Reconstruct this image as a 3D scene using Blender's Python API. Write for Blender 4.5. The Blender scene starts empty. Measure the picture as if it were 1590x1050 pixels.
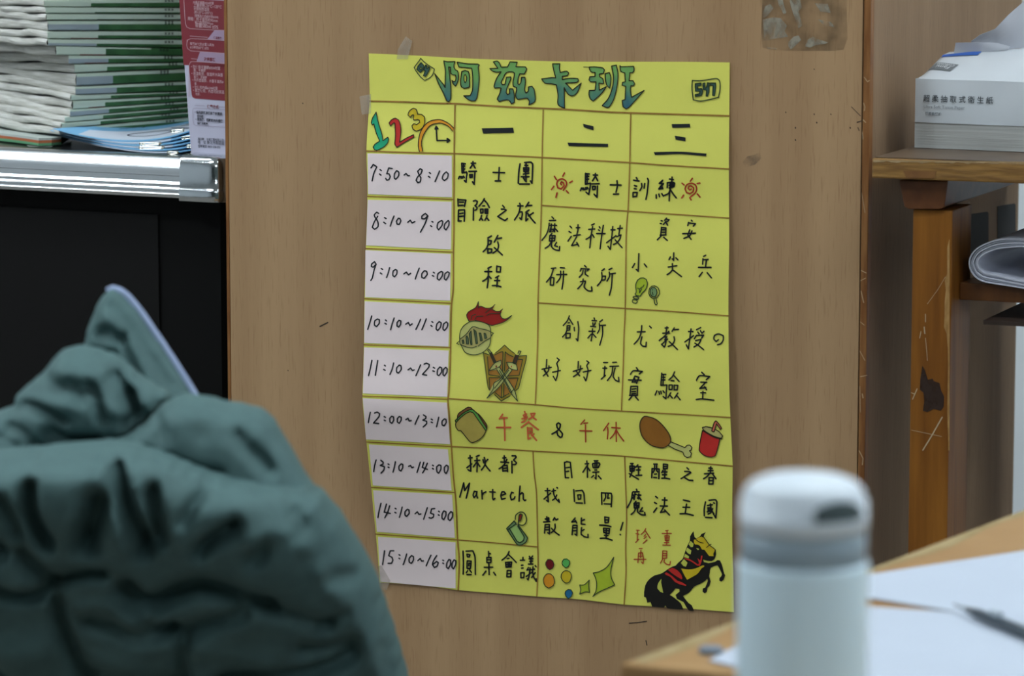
import bpy, bmesh, math, random
from mathutils import Vector, Matrix
from mathutils.geometry import delaunay_2d_cdt
random.seed(7)
S = bpy.context.scene
COL = S.collection
R = math.radians
# ------------------------------------------------------------------ camera
FPX = 5700.0                      # focal length in pixels of the 1590 x 1050 frame
CAM = Vector((0, 0, 1.24))
PITCH = R(7.92)
cd = bpy.data.cameras.new('camera'); cam = bpy.data.objects.new('camera', cd); COL.objects.link(cam)
cam.location = CAM; cam.rotation_euler = (math.pi / 2 - PITCH, 0, 0)
cd.sensor_width = 36; cd.lens = FPX / 1590 * 36; cd.clip_start = .05; cd.clip_end = 60
cd.dof.use_dof = True; cd.dof.focus_distance = 3.67; cd.dof.aperture_fstop = 8.2
S.camera = cam
# ------------------------------------------------------------------ world, exposure
w = bpy.data.worlds.new('world'); S.world = w; w.use_nodes = True
w.node_tree.nodes['Background'].inputs[0].default_value = (.75, .85, 1, 1)
w.node_tree.nodes['Background'].inputs[1].default_value = .03
vs = S.view_settings; vs.view_transform = 'Standard'; vs.look = 'None'; vs.gamma = 1; vs.use_curve_mapping = False
vs.exposure = 0.86
S.cycles.use_denoising = True
S.cycles.max_bounces = 8; S.cycles.transparent_max_bounces = 12
# ceiling lamps of the room: x, y, length along x, width along y, strength
LAMPS = [(.5, 2.3, 1.2, .3, 11), (1.9, 2.6, 1.2, .3, 13), (-1.9, 2.4, 1.2, .3, 19), (-.6, -1.5, 1.2, .3, 12), (1.7, -1.5, 1.2, .3, 22), (.9, 4.7, 1.2, .3, 4), (2.1, 4.3, 1.2, .3, 9), (-1.95, 3.7, 1.2, .4, 12)]
LAMP_COLOUR = (.86, .95, 1.0)
CEIL = 2.85
# ------------------------------------------------------------------ helpers: pixels of the frame to points
FWD = Vector((0, math.cos(PITCH), -math.sin(PITCH))); UP = Vector((0, math.sin(PITCH), math.cos(PITCH))); RT = Vector((1, 0, 0)); Z = Vector((0, 0, 1))
def ray(px, py): return FWD + RT * ((px - 795) / FPX) - UP * ((py - 525) / FPX)
def at_depth(px, py, d): return CAM + ray(px, py) * d
def at_z(px, py, z):
    r = ray(px, py); return CAM + r * ((z - CAM.z) / r.z)
def on_plane(px, py, p0, n):
    r = ray(px, py); return CAM + r * ((p0 - CAM).dot(n) / r.dot(n))
def hd(deg): return Vector((math.cos(R(deg)), math.sin(R(deg)), 0))
# ------------------------------------------------------------------ helpers: materials
def lin(c):
    if isinstance(c, str): c = [int(c[i:i + 2], 16) for i in (0, 2, 4)]
    return tuple(((v / 255 / 12.92) if v / 255 <= .04045 else ((v / 255 + .055) / 1.055) ** 2.4) for v in c) + (1,)
MATS = {}
def mat(name, c, rough=.6, metal=0, var=0, scale=(40, 40, 40), spec=.5, c2=None, bump=0, bscale=None, rot=0, alpha=1, emit=0, sss=0, trans=0, detail=3, sheen=0):
    if name in MATS: return MATS[name]
    m = bpy.data.materials.new(name); m.use_nodes = True; nt = m.node_tree; b = nt.nodes['Principled BSDF']
    b.inputs['Base Color'].default_value = lin(c); b.inputs['Roughness'].default_value = rough; b.inputs['Metallic'].default_value = metal
    b.inputs['Specular IOR Level'].default_value = spec; b.inputs['Alpha'].default_value = alpha
    if sheen: b.inputs['Sheen Weight'].default_value = sheen
    if trans: b.inputs['Transmission Weight'].default_value = trans
    if emit: b.inputs['Emission Color'].default_value = lin(c); b.inputs['Emission Strength'].default_value = emit
    if var or c2 or bump:
        tc = nt.nodes.new('ShaderNodeTexCoord'); mp = nt.nodes.new('ShaderNodeMapping'); mp.inputs['Scale'].default_value = scale; mp.inputs['Rotation'].default_value = (0, 0, rot)
        nt.links.new(tc.outputs['Object'], mp.inputs[0])
        no = nt.nodes.new('ShaderNodeTexNoise'); no.inputs['Scale'].default_value = 1; no.inputs['Detail'].default_value = detail
        nt.links.new(mp.outputs[0], no.inputs[0])
        if var or c2:
            mx = nt.nodes.new('ShaderNodeMix'); mx.data_type = 'RGBA'
            a = lin(c); d = lin(c2) if c2 else tuple(v * (1 - var) for v in a[:3]) + (1,)
            mx.inputs['A'].default_value = a; mx.inputs['B'].default_value = d
            rp = nt.nodes.new('ShaderNodeMapRange'); rp.inputs[1].default_value = .35; rp.inputs[2].default_value = .65
            nt.links.new(no.outputs[0], rp.inputs[0]); nt.links.new(rp.outputs[0], mx.inputs['Factor']); nt.links.new(mx.outputs['Result'], b.inputs['Base Color'])
        if bump:
            bn = nt.nodes.new('ShaderNodeBump'); bn.inputs['Strength'].default_value = bump; bn.inputs['Distance'].default_value = .002
            n2 = no
            if bscale:
                mp2 = nt.nodes.new('ShaderNodeMapping'); mp2.inputs['Scale'].default_value = bscale; nt.links.new(tc.outputs['Object'], mp2.inputs[0])
                n2 = nt.nodes.new('ShaderNodeTexNoise'); n2.inputs['Scale'].default_value = 1; nt.links.new(mp2.outputs[0], n2.inputs[0])
            nt.links.new(n2.outputs[0], bn.inputs['Height']); nt.links.new(bn.outputs[0], b.inputs['Normal'])
    MATS[name] = m; return m
def wood(name, c, c2, fleck, rot=0, rough=.45, grain=(55, 55, 1.6), fscale=(420, 420, 14), famt=.5):
    """two layers of stretched noise: broad streaks and short dark flecks along the grain"""
    if name in MATS: return MATS[name]
    m = mat(name, c, rough, c2=c2, scale=grain, rot=rot, detail=5, spec=.35); nt = m.node_tree; b = nt.nodes['Principled BSDF']
    src = b.inputs['Base Color'].links[0].from_socket
    tc = nt.nodes.new('ShaderNodeTexCoord'); mp = nt.nodes.new('ShaderNodeMapping'); mp.inputs['Scale'].default_value = fscale; mp.inputs['Rotation'].default_value = (0, 0, rot)
    no = nt.nodes.new('ShaderNodeTexNoise'); no.inputs['Scale'].default_value = 1; no.inputs['Detail'].default_value = 2
    rp = nt.nodes.new('ShaderNodeMapRange'); rp.inputs[1].default_value = .56; rp.inputs[2].default_value = .72; rp.inputs[4].default_value = famt
    mx = nt.nodes.new('ShaderNodeMix'); mx.data_type = 'RGBA'; mx.inputs['B'].default_value = lin(fleck)
    nt.links.new(tc.outputs['Object'], mp.inputs[0]); nt.links.new(mp.outputs[0], no.inputs[0]); nt.links.new(no.outputs[0], rp.inputs[0])
    nt.links.new(rp.outputs[0], mx.inputs['Factor']); nt.links.new(src, mx.inputs['A']); nt.links.new(mx.outputs['Result'], b.inputs['Base Color'])
    return m
# ------------------------------------------------------------------ helpers: meshes and objects
class MB:
    def __init__(s): s.v = []; s.f = []; s.m = []
    def add(s, vs, fs, m=0):
        k = len(s.v); s.v += [Vector(v) for v in vs]; s.f += [[i + k for i in f] for f in fs]; s.m += [m] * len(fs); return s
    def box(s, o, a, b, c, m=0):
        o, a, b, c = map(Vector, (o, a, b, c))
        if a.cross(b).dot(c) < 0: a, b = b, a
        return s.add([o, o + a, o + a + b, o + b, o + c, o + a + c, o + a + b + c, o + b + c],
                     [(0, 3, 2, 1), (4, 5, 6, 7), (0, 1, 5, 4), (1, 2, 6, 5), (2, 3, 7, 6), (3, 0, 4, 7)], m)
    def grid(s, rows, m=0, close=False, flip=False):
        n = len(rows[0]); vs = [p for r in rows for p in r]; fs = []
        for i in range(len(rows) - 1):
            for j in range(n if close else n - 1):
                q = (i * n + j, i * n + (j + 1) % n, (i + 1) * n + (j + 1) % n, (i + 1) * n + j)
                fs.append(q[::-1] if flip else q)
        return s.add(vs, fs, m)
    def lathe(s, o, prof, n=48, m=0):
        rows = [[Vector(o) + Vector((r * math.cos(2 * math.pi * k / n), r * math.sin(2 * math.pi * k / n), z)) for k in range(n)] for r, z in prof]
        return s.grid(rows, m, True)
    def tube(s, pts, r, n=8, m=0, cap=True):
        pts = [Vector(p) for p in pts]; rows = []
        for i, p in enumerate(pts):
            t = (pts[min(i + 1, len(pts) - 1)] - pts[max(i - 1, 0)]).normalized()
            a = t.cross(Z if abs(t.z) < .9 else RT).normalized(); b = t.cross(a)
            rr = r[i] if isinstance(r, (list, tuple)) else r
            rows.append([p + (a * math.cos(2 * math.pi * k / n) + b * math.sin(2 * math.pi * k / n)) * rr for k in range(n)])
        k0 = len(s.v); s.grid(rows, m, True)
        if cap:
            s.f += [[k0 + k for k in range(n)], [k0 + (len(rows) - 1) * n + k for k in range(n)][::-1]]; s.m += [m, m]
        return s
def wpos(o):
    p = Vector((0, 0, 0))
    while o: p += o.location; o = o.parent
    return p
def obj(name, mb, mats, parent=None, loc=None, bevel=0, smooth=False, solid=0, sub=0, seg=2):
    loc = Vector(loc) if loc is not None else (wpos(parent) if parent else Vector((0, 0, 0)))
    me = bpy.data.meshes.new(name); me.from_pydata([v - loc for v in mb.v], [], mb.f); me.update()
    for mm in (mats if isinstance(mats, (list, tuple)) else [mats]): me.materials.append(mm)
    for p, k in zip(me.polygons, mb.m): p.material_index = k; p.use_smooth = smooth
    bm = bmesh.new(); bm.from_mesh(me)
    if not solid: bmesh.ops.recalc_face_normals(bm, faces=bm.faces)
    if bevel: bmesh.ops.bevel(bm, geom=bm.edges[:], offset=bevel, segments=seg, affect='EDGES', clamp_overlap=True, profile=.6)
    bm.to_mesh(me); bm.free()
    o = bpy.data.objects.new(name, me); COL.objects.link(o)
    if parent: o.parent = parent; o.location = loc - wpos(parent)
    else: o.location = loc
    if solid:
        md = o.modifiers.new('thickness', 'SOLIDIFY'); md.thickness = solid; md.offset = 0
    if solid and smooth:
        md = o.modifiers.new('crisp rim', 'EDGE_SPLIT'); md.split_angle = R(40)
    if sub:
        md = o.modifiers.new('sub', 'SUBSURF'); md.levels = sub; md.render_levels = sub
    return o
def thing(name, label, cat, loc, group=None):
    o = bpy.data.objects.new(name, None); COL.objects.link(o); o.location = loc; o.empty_display_size = .05
    return tag(o, label, cat, group)
def tag(o, label, cat, group=None):
    o['label'] = label; o['category'] = cat
    if group: o['group'] = group
    return o
def struct(o): o['kind'] = 'structure'; return o
def tri_fill(poly, step):
    """triangulates a closed outline (list of 2-D points) with interior points every step; returns points, triangles, boundary distance"""
    xs = [p[0] for p in poly]; ys = [p[1] for p in poly]
    out = []
    for i, p in enumerate(poly):
        q = poly[(i + 1) % len(poly)]; L = math.hypot(q[0] - p[0], q[1] - p[1]); n = max(1, int(L / step))
        out += [(p[0] + (q[0] - p[0]) * k / n, p[1] + (q[1] - p[1]) * k / n) for k in range(n)]
    def dist(x, y):
        b = 1e9
        for i in range(len(out)):
            ax, ay = out[i]; bx, by = out[(i + 1) % len(out)]; dx, dy = bx - ax, by - ay; L = dx * dx + dy * dy or 1e-9
            t = max(0, min(1, ((x - ax) * dx + (y - ay) * dy) / L)); b = min(b, (x - ax - t * dx) ** 2 + (y - ay - t * dy) ** 2)
        return math.sqrt(b)
    def inside(x, y):
        c = False
        for i in range(len(out)):
            ax, ay = out[i]; bx, by = out[i - 1]
            if (ay > y) != (by > y) and x < (bx - ax) * (y - ay) / (by - ay) + ax: c = not c
        return c
    pts = list(out); y = min(ys) + step * .5; row = 0
    while y < max(ys):
        x = min(xs) + step * (.5 if row % 2 else 1)
        while x < max(xs):
            if inside(x, y) and dist(x, y) > step * .45: pts.append((x, y))
            x += step
        y += step * .87; row += 1
    r = delaunay_2d_cdt([Vector(p) for p in pts], [], [list(range(len(out)))], 1, 1e-5)
    return [tuple(v) for v in r[0]], [list(f) for f in r[2]], dist
def parse(s, ox=0, oy=0, sc=1):
    return [[(ox + float(p.split(',')[0]) / sc, oy + float(p.split(',')[1]) / sc) for p in st.split()] for st in s.split(';') if st.strip()]
def smooth_line(p, step):
    """rounds gentle bends (Catmull-Rom) and leaves sharp corners"""
    n = len(p)
    if n < 2: return p
    closed = n > 3 and p[0] == p[-1]
    def tang(i):
        if 0 < i < n - 1: a, b = p[i - 1], p[i + 1]
        elif closed: a, b = p[n - 2], p[1]
        else: return None
        u = (p[i][0] - a[0], p[i][1] - a[1]); v = (b[0] - p[i][0], b[1] - p[i][1])
        d = (u[0] * v[0] + u[1] * v[1]) / ((math.hypot(*u) * math.hypot(*v)) or 1)
        return None if d < .45 else ((b[0] - a[0]) / 2, (b[1] - a[1]) / 2)
    out = [p[0]]
    for i in range(n - 1):
        a, b = p[i], p[i + 1]; L = math.hypot(b[0] - a[0], b[1] - a[1]); k = max(1, int(L / step))
        m0 = tang(i) or (b[0] - a[0], b[1] - a[1]); m1 = tang(i + 1) or (b[0] - a[0], b[1] - a[1])
        for m in (m0, m1): pass
        f0 = min(1, L / (math.hypot(*m0) or 1)); f1 = min(1, L / (math.hypot(*m1) or 1))
        for j in range(1, k + 1):
            t = j / k; h1 = 2 * t ** 3 - 3 * t * t + 1; h2 = t ** 3 - 2 * t * t + t; h3 = -2 * t ** 3 + 3 * t * t; h4 = t ** 3 - t * t
            out.append(tuple(h1 * a[c] + h2 * m0[c] * f0 + h3 * b[c] + h4 * m1[c] * f1 for c in (0, 1)))
    return out
def pen(mb, pts, wd, place, m=0):
    """a pen stroke: quads along the line and round dabs at its points; place(x, y) puts a pixel on the paper"""
    h = wd / 2
    for i, (x, y) in enumerate(pts):
        if i in (0, len(pts) - 1) or i % 1 == 0:
            mb.add([place(x + h * math.cos(k * math.pi / 4), y + h * math.sin(k * math.pi / 4)) for k in range(8)], [(7, 6, 5, 4, 3, 2, 1, 0)], m)
    for (ax, ay), (bx, by) in zip(pts, pts[1:]):
        L = math.hypot(bx - ax, by - ay)
        if L < 1e-6: continue
        nx, ny = -(by - ay) / L * h, (bx - ax) / L * h
        mb.add([place(ax + nx, ay + ny), place(bx + nx, by + ny), place(bx - nx, by - ny), place(ax - nx, ay - ny)], [(0, 1, 2, 3)], m)
def text_mesh(body, p0, xd, yd, width=None, size=None, bold=0):
    """printed text laid from p0 along xd with height along yd; returns points and faces"""
    c = bpy.data.curves.new('lettering', 'FONT'); c.body = body; c.size = 1; c.offset = bold; c.resolution_u = 2
    o = bpy.data.objects.new('lettering', c); COL.objects.link(o); bpy.context.view_layer.update()
    me = bpy.data.meshes.new_from_object(o.evaluated_get(bpy.context.evaluated_depsgraph_get()))
    xs = [v.co.x for v in me.vertices]; x0, x1 = min(xs), max(xs); k = width / (x1 - x0) if width else size
    vs = [p0 + xd * ((v.co.x - x0) * k) + yd * (v.co.y * k) for v in me.vertices]; fs = [list(p.vertices) for p in me.polygons]
    bpy.data.objects.remove(o); bpy.data.curves.remove(c); bpy.data.meshes.remove(me)
    return vs, fs
# ------------------------------------------------------------------ the room
TH = R(22.1)
BU = Vector((math.cos(TH), -math.sin(TH), 0)); BW = Vector((math.sin(TH), math.cos(TH), 0)); BN = -BW
BP = at_depth(860, 517, 3.67)                                  # middle of the poster on the board
def on_board(px, py, off=0): return on_plane(px, py, BP + BN * off, BN)
def su(p): return (p - BP).dot(BU)
M_wall = mat('wall paint', 'D6DCE0', .8, var=.05, scale=(3, 3, 3))
M_ceil = mat('ceiling paint', 'DADDDD', .85)
M_floor = mat('floor tiles', '77726A', .5, var=.15, scale=(6, 6, 6))
X0, X1, Y0, Y1 = -4.0, 2.9, -2.6, 5.6
def slab(name, o, a, b, c, m): return struct(obj(name, MB().box(o, a, b, c), m))
slab('floor', (X0, Y0, -.1), (X1 - X0, 0, 0), (0, Y1 - Y0, 0), (0, 0, .1), M_floor)
slab('ceiling', (X0, Y0, CEIL), (X1 - X0, 0, 0), (0, Y1 - Y0, 0), (0, 0, .1), M_ceil)
slab('wall_back', (X0, Y1, 0), (X1 - X0, 0, 0), (0, .1, 0), (0, 0, CEIL), M_wall)
slab('wall_front', (X0, Y0 - .1, 0), (X1 - X0, 0, 0), (0, .1, 0), (0, 0, CEIL), mat('shade toned front wall', '4A5450', .7))  # unseen wall; the shade of that end is put into its colour
slab('wall_left', (X0 - .1, Y0, 0), (.1, 0, 0), (0, Y1 - Y0, 0), (0, 0, CEIL), M_wall)
slab('wall_right', (X1, Y0, 0), (.1, 0, 0), (0, Y1 - Y0, 0), (0, 0, CEIL), M_wall)
M_lamp_body = mat('lamp housing', 'E8E8E6', .5)
for i, (x, y, lx, ly, e) in enumerate(LAMPS):
    t = thing('ceiling_light', 'white ceiling light panel', 'ceiling light', (x, y, CEIL), 'ceiling lights')
    obj('housing', MB().box((x - lx / 2 - .03, y - ly / 2 - .03, CEIL - .05), (lx + .06, 0, 0), (0, ly + .06, 0), (0, 0, .05)), M_lamp_body, t)
    md = bpy.data.materials.new('lamp diffuser'); md.use_nodes = True; b = md.node_tree.nodes['Principled BSDF']
    b.inputs['Emission Color'].default_value = (*LAMP_COLOUR, 1); b.inputs['Emission Strength'].default_value = e
    obj('diffuser', MB().box((x - lx / 2, y - ly / 2, CEIL - .062), (lx, 0, 0), (0, ly, 0), (0, 0, .012)), md, t)
# ------------------------------------------------------------------ wooden cabinet that carries the poster
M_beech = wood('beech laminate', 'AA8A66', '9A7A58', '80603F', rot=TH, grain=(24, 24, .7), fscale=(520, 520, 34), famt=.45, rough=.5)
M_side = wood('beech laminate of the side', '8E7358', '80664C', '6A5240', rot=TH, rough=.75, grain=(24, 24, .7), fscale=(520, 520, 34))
M_lip = mat('varnished solid wood lip', '8E6238', .5, c2='6E4420', scale=(150, 150, 16), detail=6, bump=.3, spec=.3)
M_dark = mat('dark gap', '1A140E', .8)
sL = su(on_board(356, 300)); sR = su(on_board(1336, 300)); sRR = sR + .0082; sLL = su(on_board(350.8, 300))
TOPZ = 1.52
def bpt(s, off, z): return Vector((*(BP + BU * s + BN * off).xy, z))
base = bpt(0, -.2, 0)
cab = thing('wooden_cabinet', 'beech laminate cabinet with brown wood edges, yellow timetable taped on its front', 'cabinet', base)
obj('front_panel', MB().box(bpt(sL, 0, 0), BU * (sR - sL), BW * .0125, Z * TOPZ), M_beech, cab)
obj('edge_strip', MB().box(bpt(sR + .0012, .0008, 0), BU * (sRR - sR - .0012), BW * .0125, Z * TOPZ), M_lip, cab, bevel=.0012)
obj('edge_strip', MB().box(bpt(sLL, .0006, 0), BU * (sL - sLL - .0004), BW * .0125, Z * TOPZ), M_lip, cab, bevel=.0008)
# side panel receding behind the right edge, its far end found from the photo
sp0 = bpt(sRR - .020, -.013, 0)
spn = BU
end = on_plane(1577, 560, bpt(sRR - .002, 0, 0), BU)
depth_side = (end - sp0).dot(BW)
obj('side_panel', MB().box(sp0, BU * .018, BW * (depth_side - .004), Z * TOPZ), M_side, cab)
obj('edge_strip', MB().box(sp0 + BW * (depth_side - .0038), BU * .018, BW * .004, Z * TOPZ), mat('pale edge band', 'A89A86', .5), cab)
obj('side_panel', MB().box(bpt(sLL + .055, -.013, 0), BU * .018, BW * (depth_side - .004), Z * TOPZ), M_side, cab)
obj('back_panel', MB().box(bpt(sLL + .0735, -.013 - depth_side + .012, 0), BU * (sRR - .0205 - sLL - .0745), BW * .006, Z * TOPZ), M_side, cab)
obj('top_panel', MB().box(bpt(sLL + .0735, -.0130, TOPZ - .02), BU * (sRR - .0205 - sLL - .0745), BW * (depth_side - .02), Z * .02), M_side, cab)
# two rounded grip slots: flat plates, the shade of the hollows in their colour
sideP = bpt(sRR - .002, 0, 0)
for (xa, xb, ya, yb) in ((1503, 1535, 333, 402), (1549, 1577, 320, 396)):
    c = [on_plane(x, y, sideP + BU * .0006, BU) for x, y in ((xa, ya + 1), (xa + 2, ya), (xb - 2, ya - 4), (xb, ya - 2), (xb, yb - 4), (xa, yb))]
    obj('grip_slot', MB().add(c + [p - BU * .001 for p in c], [(0, 1, 2, 3, 4, 5), (11, 10, 9, 8, 7, 6)] + [(i, (i + 1) % 6, (i + 1) % 6 + 6, i + 6) for i in range(6)]), mat('slot shade', '1E1D1B', .8), cab)
# stains and scratches on the front
def mark(name, strokes, place, m, parent):
    for st, wd in strokes:
        mb = MB(); pen(mb, parse(st)[0], wd, place); obj(name, mb, m, parent)
M_scr = mat('scratch', '33251A', .8)
mark('scratch', (("497,507 503,504 509,501", 2.2), ("977,968 990,967 1004,965", 1.4), ("1336,180 1328,172 1322,166", 1), ("1331,190 1337,188", 1.6), ("1332,198 1334,203", 1.2), ("1003,995 1004.5,1002", 1.6)), lambda x, y: on_board(x, y, .0003), M_scr, cab)
mark('pin_hole', [("%g,%g %g,%g" % (x, y, x + .3, y + 1), r * 1.7) for x, y, r in ((1235, 198, 1.2), (1235, 217, 1.2), (1320, 198, 1.1), (1264, 177, 1), (1268, 190, 1.1), (1290, 177, .9), (1220, 174, .9), (1264, 107, .8), (447, 575, .8), (470, 160, .8))], lambda x, y: on_board(x, y, .0003), M_scr, cab)
mark('pale_scratch', (("1342,120 1347,127 1350,125", 1.2), ("1341,160 1343,166 1342,172", 1.1), ("1340,186 1344,190", 1.4), ("1339,205 1340,216", 1), ("1338,300 1343,330", .9), ("1337,420 1345,424", 1.2), ("1336,436 1344,432", 1), ("1337,452 1341,470", 1.2), ("1336,500 1342,505", 1),
     ("1335,545 1343,560", .9), ("1336,585 1346,583", 1.1), ("1335,600 1336,640", .8), ("1339,612 1340,618", 1.6), ("1334,700 1340,712 1339,722", 1.2)), lambda x, y: on_board(x, y, .0012), mat('pale nick', 'B59A78', .7), cab)
def see_through(name, c, alpha, rough, scale, lo, hi, a2):
    m = mat(name, c, rough); nt = m.node_tree; b = nt.nodes['Principled BSDF']
    tc = nt.nodes.new('ShaderNodeTexCoord'); mp = nt.nodes.new('ShaderNodeMapping'); mp.inputs['Scale'].default_value = scale
    no = nt.nodes.new('ShaderNodeTexNoise'); no.inputs['Scale'].default_value = 1; no.inputs['Detail'].default_value = 6
    rp = nt.nodes.new('ShaderNodeMapRange'); rp.inputs[1].default_value = lo; rp.inputs[2].default_value = hi; rp.inputs[3].default_value = alpha; rp.inputs[4].default_value = a2
    nt.links.new(tc.outputs['Object'], mp.inputs[0]); nt.links.new(mp.outputs[0], no.inputs[0]); nt.links.new(no.outputs[0], rp.inputs[0]); nt.links.new(rp.outputs[0], b.inputs['Alpha'])
    return m
# patch of old adhesive at the top: dirty film and torn paper left on it
def board_patch(name, s, off, m, step=8):
    vs, fs, d = tri_fill(parse(s)[0], step)
    return obj(name, MB().add([on_board(x, y, off) for x, y in vs], fs), m, cab)
board_patch('adhesive_stain', "1184,-20 1183,20 1182,50 1184,74 1196,77 1220,79 1245,79 1270,79 1296,79 1310,77 1316,60 1315,20 1316,-20", .0003, see_through('dirty adhesive', '5E4B34', .12, .45, (55, 55, 45), .38, .75, .6))
M_torn = see_through('torn paper', '9A9484', .1, .7, (90, 90, 60), .38, .58, .75)
for s in ("1185,30 1200,27 1212,28 1222,40 1218,48 1224,57 1205,60 1186,64", "1184,22 1188,10 1196,6 1201,13 1192,24 1186,28", "1205,-10 1214,-10 1217,8 1221,20 1217,22 1210,10",
          "1224,-10 1240,-10 1245,12 1240,18 1246,40 1240,44 1236,34 1228,10", "1224,66 1232,57 1240,55 1244,62 1236,70 1228,77 1224,72", "1250,72 1254,62 1262,57 1268,60 1286,66 1282,68 1266,70 1258,74",
          "1265,5 1285,6 1290,20 1274,18", "1270,30 1290,34 1296,42 1280,40", "1190,72 1206,75 1206,77 1192,76"):
    board_patch('torn_paper', s, .0006, M_torn, 6)
board_patch('smudge', "1153,252 1160,243 1172,240 1180,236 1182,246 1172,256 1158,260", .0003, see_through('grey smudge', '5A5046', .0, .8, (60, 60, 60), .4, .75, .6), 5)
# ------------------------------------------------------------------ black media podium on the left, with aluminium edge and chrome corner
PA = 26
PU = hd(-PA); PWd = hd(90 - PA); PN = -PWd
PP = at_depth(335, 285, 3.86)                                   # on the podium's front face
def on_pod(px, py, off=0): return on_plane(px, py, PP + PN * off, PN)
ZP = on_pod(300, 246.5).z                                       # podium top
M_alu = mat('brushed aluminium', 'D6D9DC', .26, 1, var=.1, scale=(6, 6, 900))
M_chrome = mat('chrome', 'CDD2D6', .12, 1, bump=.07, bscale=(200, 200, 200))
M_black = mat('black board', '070707', .7, var=.2, scale=(5, 5, 5), spec=.15)
M_blacktop = mat('black glossy top', '161718', .22)
pr = on_pod(347, 300); pr.z = 0                                 # outer front right corner at the floor
L = 1.0; DP = .52
podc = pr - PU * .5 + PWd * .25; podc.z = 0
pod = thing('media_podium', 'black podium with aluminium edge and chrome corner, papers and box on top', 'podium', podc)
def pp(s, d, z): return pr + PU * s + PWd * d + Z * z           # s along the front (negative to the left), d back
seam = (on_pod(226, 400) - pr).dot(PU)
obj('body', MB().box(pp(-L, .03, 0), PU * (L - .022), PWd * (DP - .06), Z * (ZP - .0405)), M_black, pod)
obj('door', MB().box(pp(-L + .01, .0275, .02), PU * (L + seam - .011), PWd * .0023, Z * (ZP - .085)), mat('black door', '0B0A0A', .6, spec=.2), pod)
obj('top_panel', MB().box(pp(-L, .012, ZP - .04), PU * (L - .012), PWd * (DP - .02), Z * .04), M_blacktop, pod)
prof = [(-.012, .001), (-.004, .001), (.001, .0006), (.0040, -.0008), (.0058, -.0025), (.0112, -.0094), (.0120, -.0112), (.0124, -.0135), (.0124, -.0190), (.0106, -.0198), (.0106, -.0256), (.0124, -.0279), (.0126, -.0288), (.0106, -.0296),
        (.0106, -.0306), (.0126, -.0331), (.0126, -.0352), (.0108, -.0360), (.0108, -.0374), (.0118, -.0387), (.0110, -.0425), (.006, -.043), (-.012, -.043)]
def trim(name, a, b, out):
    obj(name, MB().grid([[p + out * (d - .012) + Z * (ZP + z) for d, z in prof] for p in (a, b)]), M_alu, pod, smooth=False)
trim('aluminium_edge', pp(-L, 0, 0), pp(-.05, 0, 0), PN)
trim('aluminium_edge', pp(0, .05, 0), pp(0, DP, 0), PU)
cp = [(-.053, 0, 0, 1)] + [(-.018 + .018 * math.sin(a), .018 - .018 * math.cos(a), math.sin(a), math.cos(a)) for a in [k * math.pi / 20 for k in range(11)]] + [(0, .053, 1, 0)]
cprof = [(-.014, .0035), (-.008, .0035), (-.003, .0022), (.0002, -.001), (.0022, -.006), (.003, -.013), (.003, -.031), (.0042, -.0325), (.0048, -.0335), (.0046, -.044), (.0036, -.0458), (-.012, -.0462)]
mbc = MB()
rows = [[pp(s, d, ZP + z) + (PU * nx + PN * ny) * (off - .002) for off, z in cprof] for s, d, nx, ny in cp]
mbc.grid(rows)
mbc.add([rw[0] for rw in rows] + [pp(-.053, .053, ZP + .0035)], [list(range(len(rows) + 1))])
obj('chrome_corner', mbc, M_chrome, pod, smooth=True)
sticker = [at_z(x, y, ZP + .0004) for x, y in ((41, 225), (84, 225.5), (80, 228.5), (45, 228))]
obj('sticker', MB().add(sticker, [(0, 1, 2, 3)]), mat('sticker paper', '8E938C', .6), pod)
# ------------------------------------------------------------------ magazines in a pile
AR, AL = hd(35), hd(125)
ITF = [(69, 0, -4, -8), (70, 11, 12, 8), (71, 21.5, 22, 17), (74, 32, 31.5, 31), (74, 48, 48, 45), (72, 60, 61, 55), (80, 71, 75, 68), (98, 86, 87, 82), (112, 100, 97, 95), (121, 114, 106.5, 104), (118, 134, 126, 113),
       (112, 147, 142, 124), (108, 156, 148, 135), (115, 170, 157, 146), (102, 182, 166, 158), (98, 191, 174, 170), (96, 200, 182, 182), (88, 210, 199, 197)]
MC = at_z(88, 212, ZP + .012)
nR = Vector((AR.y, -AR.x, 0))
def spine_pt(px, py): return on_plane(px, py, MC, nR)
M_page = mat('page edges', 'D6D5D0', .85, c2='B8B7AE', scale=(30, 30, 420))
M_cover = [mat('white cover', 'C4D6C6', .4), mat('green cover', '3F7244', .4, c2='305C36', scale=(40, 40, 40)), mat('pale grey cover', '9CABB2', .4), mat('red cover', '93403A', .4), mat('print', '2C3A30', .6)]
GREEN = [(141, .5), (147, .25), (151, .16), (153, .64), (152, .46), (150, .42), (164, .8), (168, .6), (166, .62), (175, .7), (181, .68), (172, .7), (163, .62), (169, .66), (160, .7), (156, .68), (150, .66)]
LBL = ['topmost in view of the magazine pile', 'second from the top of the magazine pile', 'third from the top of the magazine pile', 'fourth from the top, broad green spine band', 'fifth from the top, red streak low on its spine',
       'sixth from the top of the magazine pile', 'seventh from the top, where the pile starts to lean out', 'eighth from the top of the magazine pile', 'ninth from the top of the magazine pile', 'tenth from the top, its corner reaching furthest right',
       'eighth from the bottom, broad pale blue patch on its spine', 'seventh from the bottom of the magazine pile', 'sixth from the bottom, thin with a red line', 'fifth from the bottom of the magazine pile', 'fourth from the bottom of the magazine pile',
       'third from the bottom of the magazine pile', 'lowest of the magazine pile, beside the blue badges']
rnd = random.Random(3)
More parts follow.
